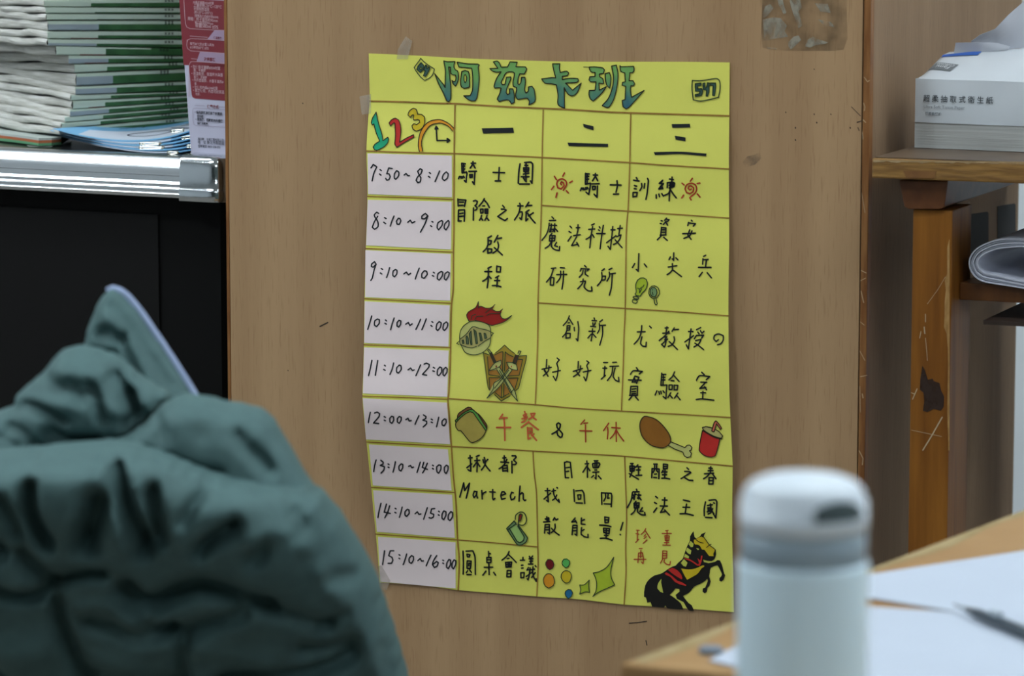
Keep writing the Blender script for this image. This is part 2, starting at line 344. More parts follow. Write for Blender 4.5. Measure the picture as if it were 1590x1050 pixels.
for k in range(len(ITF) - 1):
    (xa, ya, ra, la), (xb, yb, rb, lb) = ITF[k], ITF[k + 1]
    xc = (xa + xb) / 2 + rnd.uniform(-2, 2)
    g = .35
    ct, cb = spine_pt(xc, ya + g), spine_pt(xc, yb - g)
    et, eb = spine_pt(330, ra + (ra - ya) * .2 + g), spine_pt(330, rb + (rb - yb) * .2 - g)
    c0 = Vector((ct.x, ct.y, 0)); e0 = Vector((et.x, et.y, 0)); W = .20
    lt = on_plane(-40, la - 4, ct, Vector((-AL.y, AL.x, 0))).z; lbm = on_plane(-40, lb - 4, ct, Vector((-AL.y, AL.x, 0))).z
    lx = (on_plane(-40, la, ct, Vector((-AL.y, AL.x, 0))) - c0).dot(AL)
    t = thing('magazine', 'white and green magazine, ' + LBL[k], 'magazine', c0 + Z * cb.z, 'white and green magazines in the pile')
    LW = max(lx, .16)
    def zt(a, b, top):                                          # a 0..1 along the spine, b 0..1 along the page edge side
        r = (et.z - ct.z) * a if top else (eb.z - cb.z) * a
        l = (lt - ct.z) * b if top else (lbm - cb.z) * b
        wv = .0013 * math.sin(7 * b + k * 1.7) * min(1, b * 4) + .0004 * math.sin(17 * b + k)
        return (ct.z if top else cb.z) + r + l + wv * (1 - a)
    SL = (e0 - c0).length
    # page block: a slab whose left side shows the page edges, ragged and rounded at the corner
    mb = MB(); na, nb = 6, 22
    th = ct.z - cb.z
    rag = [.0012 * math.sin(17 * j / nb + k * 2) + .0006 * math.sin(41 * j / nb + k) for j in range(nb + 1)]
    def pp2(a, b, z, ins=0): return c0 + AR * (a * SL + ins) + AL * (b * LW + .0012) + Z * z
    side = []
    for q, ins in ((0, .0022), (.18, .0006), (.5, 0), (.82, .0006), (1, .0022)):
        side.append([pp2(0, j / nb, zt(0, j / nb, False) * (1 - q) + zt(0, j / nb, True) * q, ins + rag[j] * (1 if q in (.5,) else .7)) for j in range(nb + 1)])
    mb.grid(side)
    for top in (False, True):
        mb.grid([[pp2(a / na, j / nb, zt(a / na, j / nb, top), .0022 if a == 0 else 0) for j in range(nb + 1)] for a in range(na + 1)])
    mb.grid([[pp2(a / na, 1, zt(a / na, 1, top)) for a in range(na + 1)] for top in (False, True)])
    mb.grid([[pp2(1, j / nb, zt(1, j / nb, top)) for j in range(nb + 1)] for top in (False, True)])
    obj('page_block', mb, M_page, t, smooth=False)
    # cover: the rounded spine strip towards the right, printed in zones
    mb = MB(); xg, fr = GREEN[k]; sg = (spine_pt(xg, ya) - ct).dot(AR) / SL
    cuts = [0, max(.02, sg - .16), sg, min(.97, sg + .0001), .6, .8, 1] if k in (4, 6, 7) else [0, sg * .5, sg, sg + .002, .6, .8, 1]
    cuts = sorted(set(cuts)); zs = [(0, .0024), (.12, .0006), (.3, 0), (1 - fr if fr < .9 else .4, 0), (.88, .0006), (1, .0024)]
    lev = sorted(set([0, .12, fr, .88, 1]))
    for i in range(len(cuts) - 1):
        a0, a1 = cuts[i], cuts[i + 1]
        for j in range(len(lev) - 1):
            q0, q1 = lev[j], lev[j + 1]
            def P(a, q):
                ins = .0024 * max(0, (abs(q - .5) - .36) / .14) ** 1.5 if abs(q - .5) > .36 else 0
                lean = .0025 * (q - .5) if a > sg else 0
                z = zt(a, 0, False) * (1 - q) + zt(a, 0, True) * q
                return c0 + AR * (a * SL) + Z * z + nR * (.0004 - ins)
            m = 0
            if a0 >= sg - 1e-6 and q1 <= fr + 1e-6: m = 1
            elif a0 < sg and q1 <= fr + 1e-6: m = 3 if (k in (4, 6, 7, 12) and i == 1 and q1 <= .13) else (2 if k in (3, 7, 9, 10, 13, 16, 5) else 0)
            elif k >= 6 and a0 > .45: m = 1 if k in (6,) else 0
            mb.add([P(a0, q0), P(a1, q0), P(a1, q1), P(a0, q1)], [(0, 1, 2, 3)], m)
    # small printed marks near the right end of the spine
    s0 = (spine_pt(255 if k < 6 else 245 + (k * 7) % 20, ya) - ct).dot(AR)
    for q in range(3):
        a0 = (s0 + q * .0042) / SL
        zm = zt(a0, 0, False) * .3 + zt(a0, 0, True) * .7 if fr < .55 else zt(a0, 0, False) * .2 + zt(a0, 0, True) * .8
        hgt = th * .13
        p = c0 + AR * (a0 * SL) + nR * .0008 + Z * zm
        for dz, x0_, x1_ in ((-1, 0, .003), (0, .0004, .0026), (1, 0, .003)):
            mb.add([p + AR * x0_ + Z * (dz * hgt - hgt * .3), p + AR * x1_ + Z * (dz * hgt - hgt * .3), p + AR * x1_ + Z * (dz * hgt + hgt * .3), p + AR * x0_ + Z * (dz * hgt + hgt * .3)], [(0, 1, 2, 3)], 4)
        mb.add([p + AR * .0012 - Z * hgt * 1.3, p + AR * .0018 - Z * hgt * 1.3, p + AR * .0018 + Z * hgt * 1.3, p + AR * .0012 + Z * hgt * 1.3], [(0, 1, 2, 3)], 4)
    obj('cover', mb, M_cover, t)
# striped paper bag lying flat under the pile
mb = MB()
M_str = [mat('green stripe', '5F9A72', .6), mat('white stripe', 'B9C2BC', .6), mat('orange stripe', 'B4643E', .6)]
LW = .16
e = [(-30, 203), (0, 206), (25, 209), (40, 211), (60, 214), (80, 213.5), (95, 212)]
zb = ZP + .0015
rows = [[at_z(x, y + 12.5 - q * 12, zb + q * .0085) for x, y in e] for q in (0, .34, .7, 1)]
back = [[p + AL * .07 + AR * .05 for p in rows[-1]]]
mb.grid(rows[:2], 0); mb.grid(rows[1:3], 2); mb.grid(rows[2:], 1); mb.grid([rows[-1], back[0]], 1)
bb = [Vector((p.x, p.y, zb)) for p in back[0]]; mb.grid([back[0], bb], 0); mb.grid([bb, rows[0]], 0)
o = obj('paper_bag', mb, M_str); tag(o, 'green, white and orange striped paper bag flattened under the magazine pile', 'paper bag')
# ------------------------------------------------------------------ pile of blue name badges with safety pins
M_badge = [mat('blue badge card', '7DB9E2', .45), mat('white badge card', 'CDD4E2', .5), mat('badge ink', '1C2A4A', .6)]
M_pin = mat('nickel', 'C9C6B8', .25, 1)
def badge(k):
    """a bent card: its near edge sags between two lifted ends, its far edge is straight"""
    n = 14
    Lp = at_z(82 - 2 * k + (7 if k in (1, 3) else 0), 200 + 1.3 * k, ZP + .0215 - .0022 * k)
    Mp = at_z(203 + 2 * k, 220 + 3.1 * k, ZP + .0085 - .0014 * k)
    Rp = at_z(306, 200 + 6.2 * k, ZP + .0215 - .0035 * k)
    FL = at_z(128 + k, 197 + .9 * k, ZP + .0215 - .0022 * k); FR = at_z(310, 179 + 3 * k, ZP + .0235 - .0036 * k)
    FM = (FL + FR) / 2 - Z * .003
    def quad(a, A_, B_, C_): c = 2 * B_ - (A_ + C_) / 2; return A_ * (1 - a) ** 2 + c * (2 * a * (1 - a)) + C_ * a * a
    rows = [[quad(i / n, Lp, Mp, Rp) * (1 - j / n) + quad(i / n, FL, FM, FR) * (j / n) for j in range(n + 1)] for i in range(n + 1)]
    for rw in rows:
        for p in rw: p.z = max(p.z, ZP + .0006 + (5 - k) * .0009)
    mb = MB()
    for i in range(n):
        for j in range(n):
            mb.add([rows[i][j], rows[i + 1][j], rows[i + 1][j + 1], rows[i][j + 1]], [(0, 1, 2, 3)], (1 if 0 < j < 8 and 1 < i else 0) if k == 0 else (1 if (j < 2 and k % 2 and i < 11) else 0))
    return mb, rows
names = ['topmost badge, white field with a large pen mark', 'badge just under the topmost one', 'third badge down in the pile', 'fourth badge down in the pile', 'fifth badge down in the pile', 'lowest badge of the pile']
for k in range(6):
    mb, rows = badge(k)
    t = thing('name_badge', 'blue name badge on the podium, ' + names[k], 'name badge', rows[0][0], 'blue name badges')
    if k == 0:
        def on_card(a, b):
            i = min(13, max(0, int(a * 14))); j = min(13, max(0, int(b * 14))); fa = a * 14 - i; fb = b * 14 - j
            return (rows[i][j] * (1 - fa) + rows[i + 1][j] * fa) * (1 - fb) + (rows[i][j + 1] * (1 - fa) + rows[i + 1][j + 1] * fa) * fb + Z * .0006
        ib = MB()
        def place(x, y): return on_card(x, y)
        ell = [(.62 + .17 * math.cos(q * .42), .34 + .11 * math.sin(q * .42)) for q in range(16)]
        for a, b in zip(ell, ell[1:]): pen(ib, [a, b], .016, place)
        for st in ("0.78,0.5 0.93,0.22", "0.86,0.5 0.95,0.44", "0.9,0.55 0.99,0.5", "0.35,0.72 0.5,0.78", "0.53,0.74 0.6,0.82", "0.63,0.76 0.72,0.78", "0.75,0.76 0.8,0.82"):
            pen(ib, parse(st)[0], .02, place)
        obj('card', mb, M_badge, t, solid=.0006); obj('writing', ib, M_badge[2], t)
    else:
        obj('card', mb, M_badge, t, solid=.0006)
    # safety pin along the front edge towards the right
    px, py, ln = [(268, 203, 20), (284, 213, 22), (219, 222, 34), (218, 228, 40), (292, 226, 14), (262, 236, 16)][k]
    zz = ZP + [.021, .017, .012, .008, .009, .0035][k]
    a = at_z(px, py, zz); d = (PU + Z * (.12 if k < 2 else .02)).normalized() * (ln / 1420)
    mb = MB(); mb.tube([a, a + d * .3 + Z * .0006, a + d], .0005, 6); mb.tube([a - Z * .0022, a + d * .5 - Z * .002, a + d - Z * .0012], .0005, 6)
    for q in range(6):
        g = a - Z * .001 + d * .02; an = q / 6 * 6.28
        mb.tube([g + PU * .0022 * math.cos(an) + Z * .0014 * math.sin(an), g + PU * .0022 * math.cos(an + 1.05) + Z * .0014 * math.sin(an + 1.05)], .0006, 6)
    hd_ = a + d
    mb.tube([hd_ - Z * .002 - d * .06, hd_ + Z * .0006, hd_ + d * .05 - Z * .0006], [.0012, .0016, .0012], 8)
    obj('safety_pin', mb, M_pin, t)
# ------------------------------------------------------------------ tall tapered carton beside the cabinet
CA = 40
CU = hd(-CA); CW = hd(90 - CA); CN = -CW
c0 = at_z(296.5, 240, ZP + .0006)
def on_box(px, py, off=0): return on_plane(px, py, c0 + CN * off, CN)
def cl(px, py):                                                 # local coordinates on the carton's front
    p = on_box(px, py); return (p - c0).dot(CU), p.z - c0.z
wb, HB = .062, .25
tx = cl(278.5, 0)[0] / cl(278.5, 0)[1]                          # lean of the left edge per height
tl = tx * HB
v = [(0, 0), (wb, 0), (wb - tl, HB), (tl, HB)]
box = thing('drinks_carton', 'tall tapered carton with dark red and lavender printed back, by the cabinet edge', 'carton', c0)
M_card = [mat('lavender card', 'BCBACE', .5), mat('crimson print', '7E2430', .5)]
def cf(s, z, d=0): return c0 + CU * s + Z * z + CW * d
mb = MB(); mb.add([cf(s, z) for s, z in v] + [cf(s + (.0 if i in (0, 3) else 0), z, .062 + (0 if z == 0 else -2 * tl)) for i, (s, z) in enumerate(v)], [(0, 1, 2, 3), (7, 6, 5, 4), (1, 5, 6, 2), (4, 0, 3, 7), (0, 4, 5, 1), (3, 2, 6, 7)])
obj('shell', mb, M_card[0], box, bevel=.0008)
def print_poly(mb, pts, off, m=0): mb.add([on_box(x, y, off) for x, y in pts], [list(range(len(pts)))], m)
mb = MB()
print_poly(mb, [(278.3, -2), (370, 2), (370, 105), (285, 101)], .0004); print_poly(mb, [(293, 101), (370, 101), (370, 158), (303, 153), (299, 151), (297.5, 147)], .0004)
obj('red_print', mb, M_card[1], box)
mb = MB()
for pts in ([(333, 47), (365, 48), (365, 65), (321.5, 61.5)], [(310.5, 80.5), (365, 83), (365, 100.5), (305, 96)]): print_poly(mb, pts, .0008)
obj('tab_print', mb, mat('lavender tab', 'A58CA6', .5), box)
mb = MB(); pl = lambda x, y: on_box(x, y, .0009)
for s in ("285.5,0 287,25 288,37 290,42 295,44.5 320,46 365,48", "290.5,62 290,70 291,75 296,79 310,80 365,84", "365,63 321,61 296,60 291.5,62 290.5,66", "295,56 322,58", "297,91 306,92", "293.5,150 293.5,101 296,96 300,95.5 365,99"):
    pen(mb, parse(s)[0], .8, pl)
obj('line_print', mb, mat('pale pink print', 'BE98A0', .5), box)
mb = MB()
for s in ("303,163.5 318,164.5", "341.5,166 365,167.5", "299,172 300,168.5 304,168 365,171.5", "299,172 299.5,187 301,193 305,195 365,198.5"): pen(mb, parse(s)[0], .5, pl)
obj('line_print', mb, mat('mauve print', '8E7F98', .5), box)
def box_text(body, x0, y0, x1, y1, m, bold=0):
    a, b = on_box(x0, y0, .001), on_box(x1, y1, .001); d = (b - a).normalized()
    vs, fs = text_mesh(body, a, d, Z, width=(b - a).length, bold=bold)
    return MB().add(vs, fs)
def texts(rows, m, name):
    mb = MB()
    for r_ in rows:
        q = box_text(*r_[:5], None, r_[5] if len(r_) > 5 else .01); mb.add(q.v, q.f)
    obj(name, mb, m, box)
texts([('內蓋不鏽鋼#304材質', 300, 5.5, 332, 7), ('上蓋耐熱-20°C~120°C', 300.5, 10, 344, 13.2), ('矽膠耐熱溫度', 301, 15.5, 325, 17), ('(約-20°C~200°C)', 301.5, 20.5, 330, 22.5), ('(膠圈為食品級矽膠#304)', 302, 26, 339, 28.6),
       ('規格：杯子直徑約90mm', 291.5, 31, 338, 34.4), ('杯口直徑約90mm', 302.5, 36.5, 331, 38.5), ('容量580ml ±5%', 303, 41.5, 339, 45), ('裝載80°C的水置入杯內', 295, 69.5, 332, 72), ('6小時約60°C ±5%', 295, 75, 324, 77),
       ('• 勿使用不鏽鋼#304材質', 296.5, 105.5, 342, 108.5), ('蓋．不鏽鋼', 300.5, 110.5, 319, 111.5), ('• 高溫飲用．保溫杯水與蓋', 297.5, 116, 346, 118.8), ('重力．不鏽鋼', 301, 121, 321, 122.3), ('• 內外層套筒．水蓋不適用#', 298.5, 126, 347, 129.2),
       ('蓋', 302, 131.5, 305, 131.7), ('• 勿使用內鍋#304材質', 299.5, 137, 338, 139.5), ('• 重複使用．內層可耐高溫', 300, 142, 348, 145.5), ('性能．', 303.5, 147.5, 311, 148)], mat('pink print', 'C7A3AA', .5), 'small_print')
for q in (('保溫效能', 331.5, 60, 344, 61.2, .03), ('注意事項', 316.5, 94, 334.5, 95.3, .03), ('保養方式', 321.5, 167.5, 339.5, 168.6, .03)): texts([q], mat('dark red print', '7A2A36', .5), 'heading_print')
texts([('• 請先將杯身與杯蓋拆開洗', 302.5, 176, 345, 179, .03), ('擦內層', 306, 182, 315.5, 182.8, .03), ('• 清洗後．擦乾杯內外層後', 303.5, 187, 346, 190, .03), ('請保存乾燥', 306.5, 193, 322.5, 194, .03), ('進口商：台灣工業有限公司', 307, 217.2, 347, 219.5, .01), ('地　址 新北市新莊區', 307, 222.8, 348, 225), ('服務電話 0800-558-055', 307.5, 228.5, 342, 230.5)], mat('dark print', '2A2A38', .5), 'small_print')
# ------------------------------------------------------------------ wooden desk beside the cabinet
DA = 22.5
DU = hd(-DA); DW = hd(90 - DA); DN = -DW
DP0 = at_depth(1354, 262, 3.47)                                 # on the front edge of its top
def on_desk(px, py, off=0): return on_plane(px, py, DP0 + DN * off, DN)
ZD = on_desk(1470, 248).z
d0 = on_desk(1353.5, 262); d0.z = 0
M_ply = mat('worn plywood edge', '8F6A34', .5, c2='6B4A20', scale=(30, 30, 300), detail=6, bump=.3)
M_desk = mat('varnished wood', '8A581E', .45, spec=.25, c2='6A3E12', scale=(70, 70, 5), detail=5, bump=.15)
M_deskd = mat('darker varnished wood', '5E3818', .35, c2='4A2A10', scale=(60, 60, 8), detail=4)
M_dtop = mat('worn desk top', '5C4A38', .38, c2='4A3A2C', scale=(20, 20, 20))
desk = thing('wooden_desk', 'old varnished wooden desk with chipped plywood top, tissue pack on it', 'desk', d0)
zt0 = ZD; th = ZD - on_desk(1470, 281).z
obj('top', MB().box(Vector((d0.x, d0.y, ZD - th)), DU * .58, DW * .62, Z * (th - .0012)), M_ply, desk, bevel=.0018)
obj('top_veneer', MB().box(Vector((d0.x, d0.y, ZD - .0012)) + DU * .0025 + DW * .003, DU * .575, DW * .614, Z * .0012), M_dtop, desk)
# pale bare wood along the upper front edge, and the let-in patch above the rail
mb = MB(); pts = []
for i in range(61):
    x = 1356 + i * 4; pts.append((x, 248.4 + .012 * (x - 1356), 251.5 + .012 * (x - 1356) + 1.3 * math.sin(i * .9) * math.sin(i * .23) + .6 * math.sin(i * 2.1)))
mb.grid([[on_desk(x, a, .0004) for x, a, b in pts], [on_desk(x, b, .0004) for x, a, b in pts]])
obj('bare_edge', mb, mat('bare wood', 'A58B66', .7, c2='8F7650', scale=(90, 90, 90)), desk)
obj('patch', MB().add([on_desk(x, y, .0005) for x, y in ((1402, 265), (1455, 265.5), (1450, 277), (1407, 276))], [(0, 1, 2, 3)]), mat('let in wood', '7C5428', .5, c2='6A4420', scale=(60, 60, 60)), desk)
# front-to-back rail under the top: its chamfered end faces the room
r = [on_desk(x, y, -.012) for x, y in ((1396, 280), (1472, 281), (1466, 322), (1460, 325), (1411, 325), (1404, 321))]
r = [Vector((p.x, p.y, min(p.z, ZD - th - .0002))) for p in r]
obj('rail', MB().add(r + [p + DW * .58 for p in r], [(0, 1, 2, 3, 4, 5), (11, 10, 9, 8, 7, 6)] + [(i, (i + 1) % 6, (i + 1) % 6 + 6, i + 6) for i in range(6)]), mat('rail wood', '62391A', .4, c2='512C12', scale=(60, 60, 60)), desk, bevel=.001)
zl = min(p.z for p in r)
lf = [on_desk(x, 560, -.016) for x in (1414, 1475)]
lside = on_plane(1505, 560, lf[1], DU); dl = (lside - lf[1]).dot(DW)
obj('leg', MB().box(Vector((lf[0].x, lf[0].y, 0)), DU * (lf[1] - lf[0]).dot(DU), DW * dl, Z * (zl - .0003)), M_desk, desk, bevel=.0015)
q = lf[0] + DW * (.60 - dl)
obj('leg', MB().box(Vector((q.x, q.y, 0)), DU * .04, DW * dl, Z * (zl - .0003)), M_desk, desk, bevel=.0015)
for dd in (0, .51):
    q = Vector((lf[0].x, lf[0].y, 0)) + DU * .50 + DW * dd
    obj('leg', MB().box(q, DU * .04, DW * .05, Z * (ZD - th - .0003)), M_desk, desk, bevel=.0015)
# bare patch of varnish on the leg corner, dark stain and scratches on its front
def on_leg(px, py, off=0): return on_plane(px, py, lf[0] + DN * off, DN)
mb = MB(); ed = [(372, 1), (385, 4), (405, 4), (425, 4), (436, 8), (450, 6), (470, 8), (490, 8), (508, 9), (518, 5), (540, 3), (580, 3), (640, 4), (700, 2)]
mb.grid([[on_leg(1475.2 - wd_ - .5, y, .0003) for y, wd_ in ed], [on_leg(1474.4, y, .0003) for y, wd_ in ed]])
obj('worn_corner', mb, mat('worn varnish', 'A9834C', .6, c2='8A6430', scale=(200, 200, 60)), desk)
vs, fs, _ = tri_fill(parse("1432,568 1436,575 1441,590 1448,588 1450,592 1459,595 1461,606 1466,616 1465,632 1461,638 1450,635 1440,640 1433,638 1435,625 1434,610 1428,605 1429,590")[0], 5)
obj('stain', MB().add([on_leg(x, y, .0003) for x, y in vs], fs), see_through('dark stain', '2A170C', .75, .5, (120, 120, 90), .3, .6, 1), desk)
mark('pale_scratch', (("1463,648 1455,662 1446,678 1433,699", 2), ("1437,488 1437,500", 1.2), ("1435,508 1436,518", 1.8), ("1430,515 1428,525", 1.2), ("1437,525 1439,545 1440,560", .8), ("1417,620 1424,604", 1.6), ("1415,668 1462,678", .7), ("1440,472 1456,450 1468,430", .6), ("1415,610 1420,612", 1.2)), lambda x, y: on_leg(x, y, .0004), mat('pale scratch', 'B09A78', .6), desk)
# book shelf under the top
zs = on_plane(1540, 441, lf[1] + DW * .03, DW).z
sh0 = Vector((lf[0].x, lf[0].y, 0)) + DU * ((lf[1] - lf[0]).dot(DU) + .0005) + DW * .028
zs2 = on_plane(1540, 468, lf[1] + DW * .03, DW).z
obj('shelf', MB().box(Vector((sh0.x, sh0.y, zs2)), DU * .44, DW * .30, Z * (zs - zs2)), M_deskd, desk, bevel=.001)
pz = on_plane(1560, 500, lf[1] + DW * .012, DW)
b0 = on_plane(1527, 499, lf[1] + DW * .012, DW)
obj('lower_board', MB().box(Vector((b0.x, b0.y, b0.z - .003)), DU * .4, DW * .26, Z * .004), mat('dark board', '2E2018', .5), desk)
# ------------------------------------------------------------------ folded sheaf of paper on the shelf
M_sheaf = mat('sheaf paper', 'C4C8D6', .6, var=.06, scale=(60, 60, 600))
mb = MB(); SP = lf[1] + DW * .022
def on_sh(px, py): return on_plane(px, py, SP, DW)
def path(off):                                                  # outer outline of the fold at an inset in pixels
    o = [(1660, 392), (1620, 381), (1590, 373), (1565, 371.5), (1545, 374), (1528, 380), (1515, 388), (1507, 399), (1505, 410), (1508, 421), (1516, 431), (1528, 437), (1545, 440.3), (1570, 444), (1600, 449), (1660, 458)]
    c = (1558, 412); out = []
    for i, (x, y) in enumerate(o):
        f = off * (1 if 3 <= i <= 12 else .8)
        a = o[max(i - 1, 0)]; b = o[min(i + 1, len(o) - 1)]; tx_, ty_ = b[0] - a[0], b[1] - a[1]; l_ = math.hypot(tx_, ty_)
        out.append((x - ty_ / l_ * -f * -1 * -1, y + tx_ / l_ * -f) if False else (x + ty_ / l_ * -f * -1, y - tx_ / l_ * f))
    return out
sheaf = thing('paper_sheaf', 'folded sheaf of white papers on the shelf under the desk', 'papers', on_sh(1600, 450))
sheets = []
for k, off in enumerate((0, 3.2, 6.4, 9.6, 12.5)):
    pa = smooth_line(path(off), 3)
    mb = MB(); f = [on_sh(x, y) + DW * (.002 * k % .004) for x, y in pa]; g = [p + DW * .2 for p in f]
    mn = min(p.z for p in f)
    mb.grid([f, g]); sheets.append(mb)
    obj('sheet', mb, M_sheaf, sheaf, solid=.0013, smooth=True)
# lift the sheaf so that it rests on the shelf
low = min(v.z for m_ in sheets for v in m_.v); sheaf.location.z += 0
# ------------------------------------------------------------------ tissue pack on the desk
TA = 27
TU = hd(-TA); TW = hd(90 - TA); TN = -TW
t0 = at_z(1420, 229, ZD + .0005)
def on_t(px, py, off=0): return on_plane(px, py, t0 + TN * off, TN)
hT = on_t(1419, 122).z - t0.z
LT, WT = .20, .105
tis = thing('tissue_pack', 'white plastic pack of soft tissues, one tissue pulled up, on the old desk', 'tissues', t0)
M_film = mat('white plastic film', 'C6CCD2', .22, var=.04, scale=(14, 14, 14), bump=.12, bscale=(60, 60, 60))
M_film2 = mat('white paper through film', 'B4B6B4', .4, c2='A8AAA8', scale=(6, 6, 420), bump=.25, bscale=(10, 10, 500))
def tp(s, d, z): return t0 + TU * s + TW * d + Z * z
def topz(s, d):                                                 # height of the film on top of the pack
    x_ = min(1, max(0, d / WT)) * 2; x_ = min(x_, 2 - x_); q = 1 - (1 - x_) ** 1.35
    e_ = 1 - max(0, 1 - s / .018) ** 3; e_ *= 1 - max(0, 1 - (LT - s) / .05) ** 2.2
    rise = .0215 + .012 * min(1, s / .13)
    return hT + rise * q * e_ + .0008 * math.sin(40 * s + 30 * d) * q
ns, nd = 40, 20
mb = MB(); rows = [[tp(LT * i / ns, WT * j / nd, topz(LT * i / ns, WT * j / nd)) for j in range(nd + 1)] for i in range(ns + 1)]
mb.grid(rows)
obj('top_film', mb, M_film, tis, smooth=True)
mb = MB(); hz = hT * .37
def fz(s, z):                                                   # slight bulge of the front film
    return -.0025 * math.sin(math.pi * min(1, z / hT)) * min(1, s / .02) + .0006 * math.sin(s * 60) * math.sin(z * 90)
fr = [[tp(LT * i / ns, fz(LT * i / ns, hT * q), hT * q) for q in (.37, .38, .5, .62, .74, .86, .95, 1)] for i in range(ns + 1)]
mb.grid(fr)
obj('front_film', mb, M_film, tis, smooth=True)
mb = MB(); fr2 = [[tp(LT * i / ns, fz(LT * i / ns, hT * q) + .0008, hT * q) for q in (0, .04, .12, .2, .3, .37)] for i in range(ns + 1)]
mb.grid(fr2)
mb.grid([[tp(0, WT * j / 8, hT * q) for q in (0, .5, 1)] for j in range(9)]); mb.grid([[tp(LT, WT * j / 8, hT * q) for q in (0, .5, 1)] for j in range(9)])
mb.grid([[tp(LT * i / 8, WT, hT * q) for q in (0, 1)] for i in range(9)]); mb.add([tp(0, 0, 0), tp(LT, 0, 0), tp(LT, WT, 0), tp(0, WT, 0)], [(3, 2, 1, 0)])
obj('paper_block', mb, M_film2, tis)
M_ink = mat('grey print', '3C4248', .5); M_ink2 = mat('light grey print', '7A8288', .5)
def t_text(body, x0, y0, x1, y1, m, bold=.0):
    a, b = on_t(x0, y0), on_t(x1, y1); d = (b - a).normalized()
    sa = (a - t0).dot(TU); vs, fs = text_mesh(body, a, d, Z, width=(b - a).length, bold=bold)
    vs = [v + TN * (.0012 - fz((v - t0).dot(TU), v.z - t0.z)) for v in vs]
    obj('print', MB().add(vs, fs), m, tis)
t_text('超 柔 抽 取 式 衛 生 紙', 1435, 156.5, 1543, 160, M_ink, .012)
t_text('Ultra Soft Tissue Paper', 1436, 167.5, 1500, 169.5, M_ink2)
t_text('超柔軟觸感', 1438, 178, 1464, 179.3, M_ink2, .03)
# printed mark and blue band on the sloping top
def on_top(px, py, off=.0006):
    r_ = ray(px, py); lo = None
    for i in range(240):                                        # first point of the sight line below the film
        t_ = 3.3 + i * .002; p = CAM + r_ * t_; s_ = (p - t0).dot(TU); d_ = (p - t0).dot(TW)
        if 0 <= d_ <= WT and p.z - t0.z <= topz(s_, d_): return tp(s_, d_, topz(s_, d_) + off)
    return CAM + r_ * 3.6
lo_ = [on_top(x, y) for x, y in ((1440.5, 111), (1475, 114))]
def sd(p): return (p - t0).dot(TU), (p - t0).dot(TW)
(sa_, da_), (sb_, db_) = sd(lo_[0]), sd(lo_[1])
lg = [tp(sa_ + .0052, da_ + .0105, 0), tp(sb_ + .0052, db_ + .0105, 0), lo_[1], lo_[0]]
def lerp4(c, a, b): return (c[0] * (1 - a) + c[1] * a) * (1 - b) + (c[3] * (1 - a) + c[2] * a) * b
def drape(p, off):
    s_ = (p - t0).dot(TU); d_ = (p - t0).dot(TW); return tp(s_, d_, topz(s_, d_) + off)
obj('logo_field', MB().grid([[drape(lerp4(lg, i / 6, j / 4), .0006) for j in range(5)] for i in range(7)]), mat('logo grey', '6E7478', .4), tis)
M_white = mat('white print', 'D8DCE0', .5)
for body, a0, b0, a1, b1 in (('Fami', .80, .42, .22, .42), ('Collection', .9, .14, .12, .14)):
    vs, fs = text_mesh(body, Vector((0, 0, 0)), Vector((1, 0, 0)), Vector((0, 1, 0)), width=1)
    o_ = []
    for v in vs:                                                # the mark is upside down to someone in front
        a = a0 + (a1 - a0) * v.x; b = b0 + (.95 if body == 'Fami' else 1.6) * v.y
        o_.append(drape(lerp4(lg, a, b), .001))
    obj('print', MB().add(o_, fs), M_white, tis)
bb_ = [on_top(x, y) for x, y in ((1464, 86.8), (1482, 84.6), (1526, 80), (1518, 86.5), (1482, 88.8), (1462, 90))]
obj('blue_band', MB().add([drape(p, .0008) for p in bb_], [(0, 1, 4, 5), (1, 2, 3, 4)]), mat('blue print', '2E5FB4', .35), tis)
# tissues coming out of the slit
M_tis = mat('tissue', 'B6BAC4', .9, var=.05, scale=(30, 30, 30))
TPp = on_top(1500, 84)
def on_slit(px, py, back=0): return on_plane(px, py, TPp + TW * back, TW)
def leaf(name, top, bot, back, thick, wave, parent=tis):
    mb = MB(); n = len(top); rw = []
    for q in range(7):
        f = q / 6; rw.append([on_slit(top[i][0] * f + bot[i][0] * (1 - f), top[i][1] * f + bot[i][1] * (1 - f), back + wave * math.sin(i * 1.3 + f * 2.2) * f) for i in range(n)])
    mb.grid(rw); return obj(name, mb, M_tis, parent, solid=thick, smooth=True)
leaf('folded_tissue', [(1484, 66.5), (1500, 66), (1520, 66.3), (1535, 66), (1550, 67), (1568, 72)], [(1481, 83.5), (1500, 84), (1518, 82), (1535, 80), (1550, 79), (1566, 77)], .004, .0006, .0015)
leaf('raised_tissue', [(1508, 64), (1522, 54), (1545, 45), (1566, 23), (1590, 2), (1625, -30)], [(1512, 72), (1526, 76), (1548, 78), (1570, 76), (1592, 74), (1625, 70)], .018, .0008, .006)
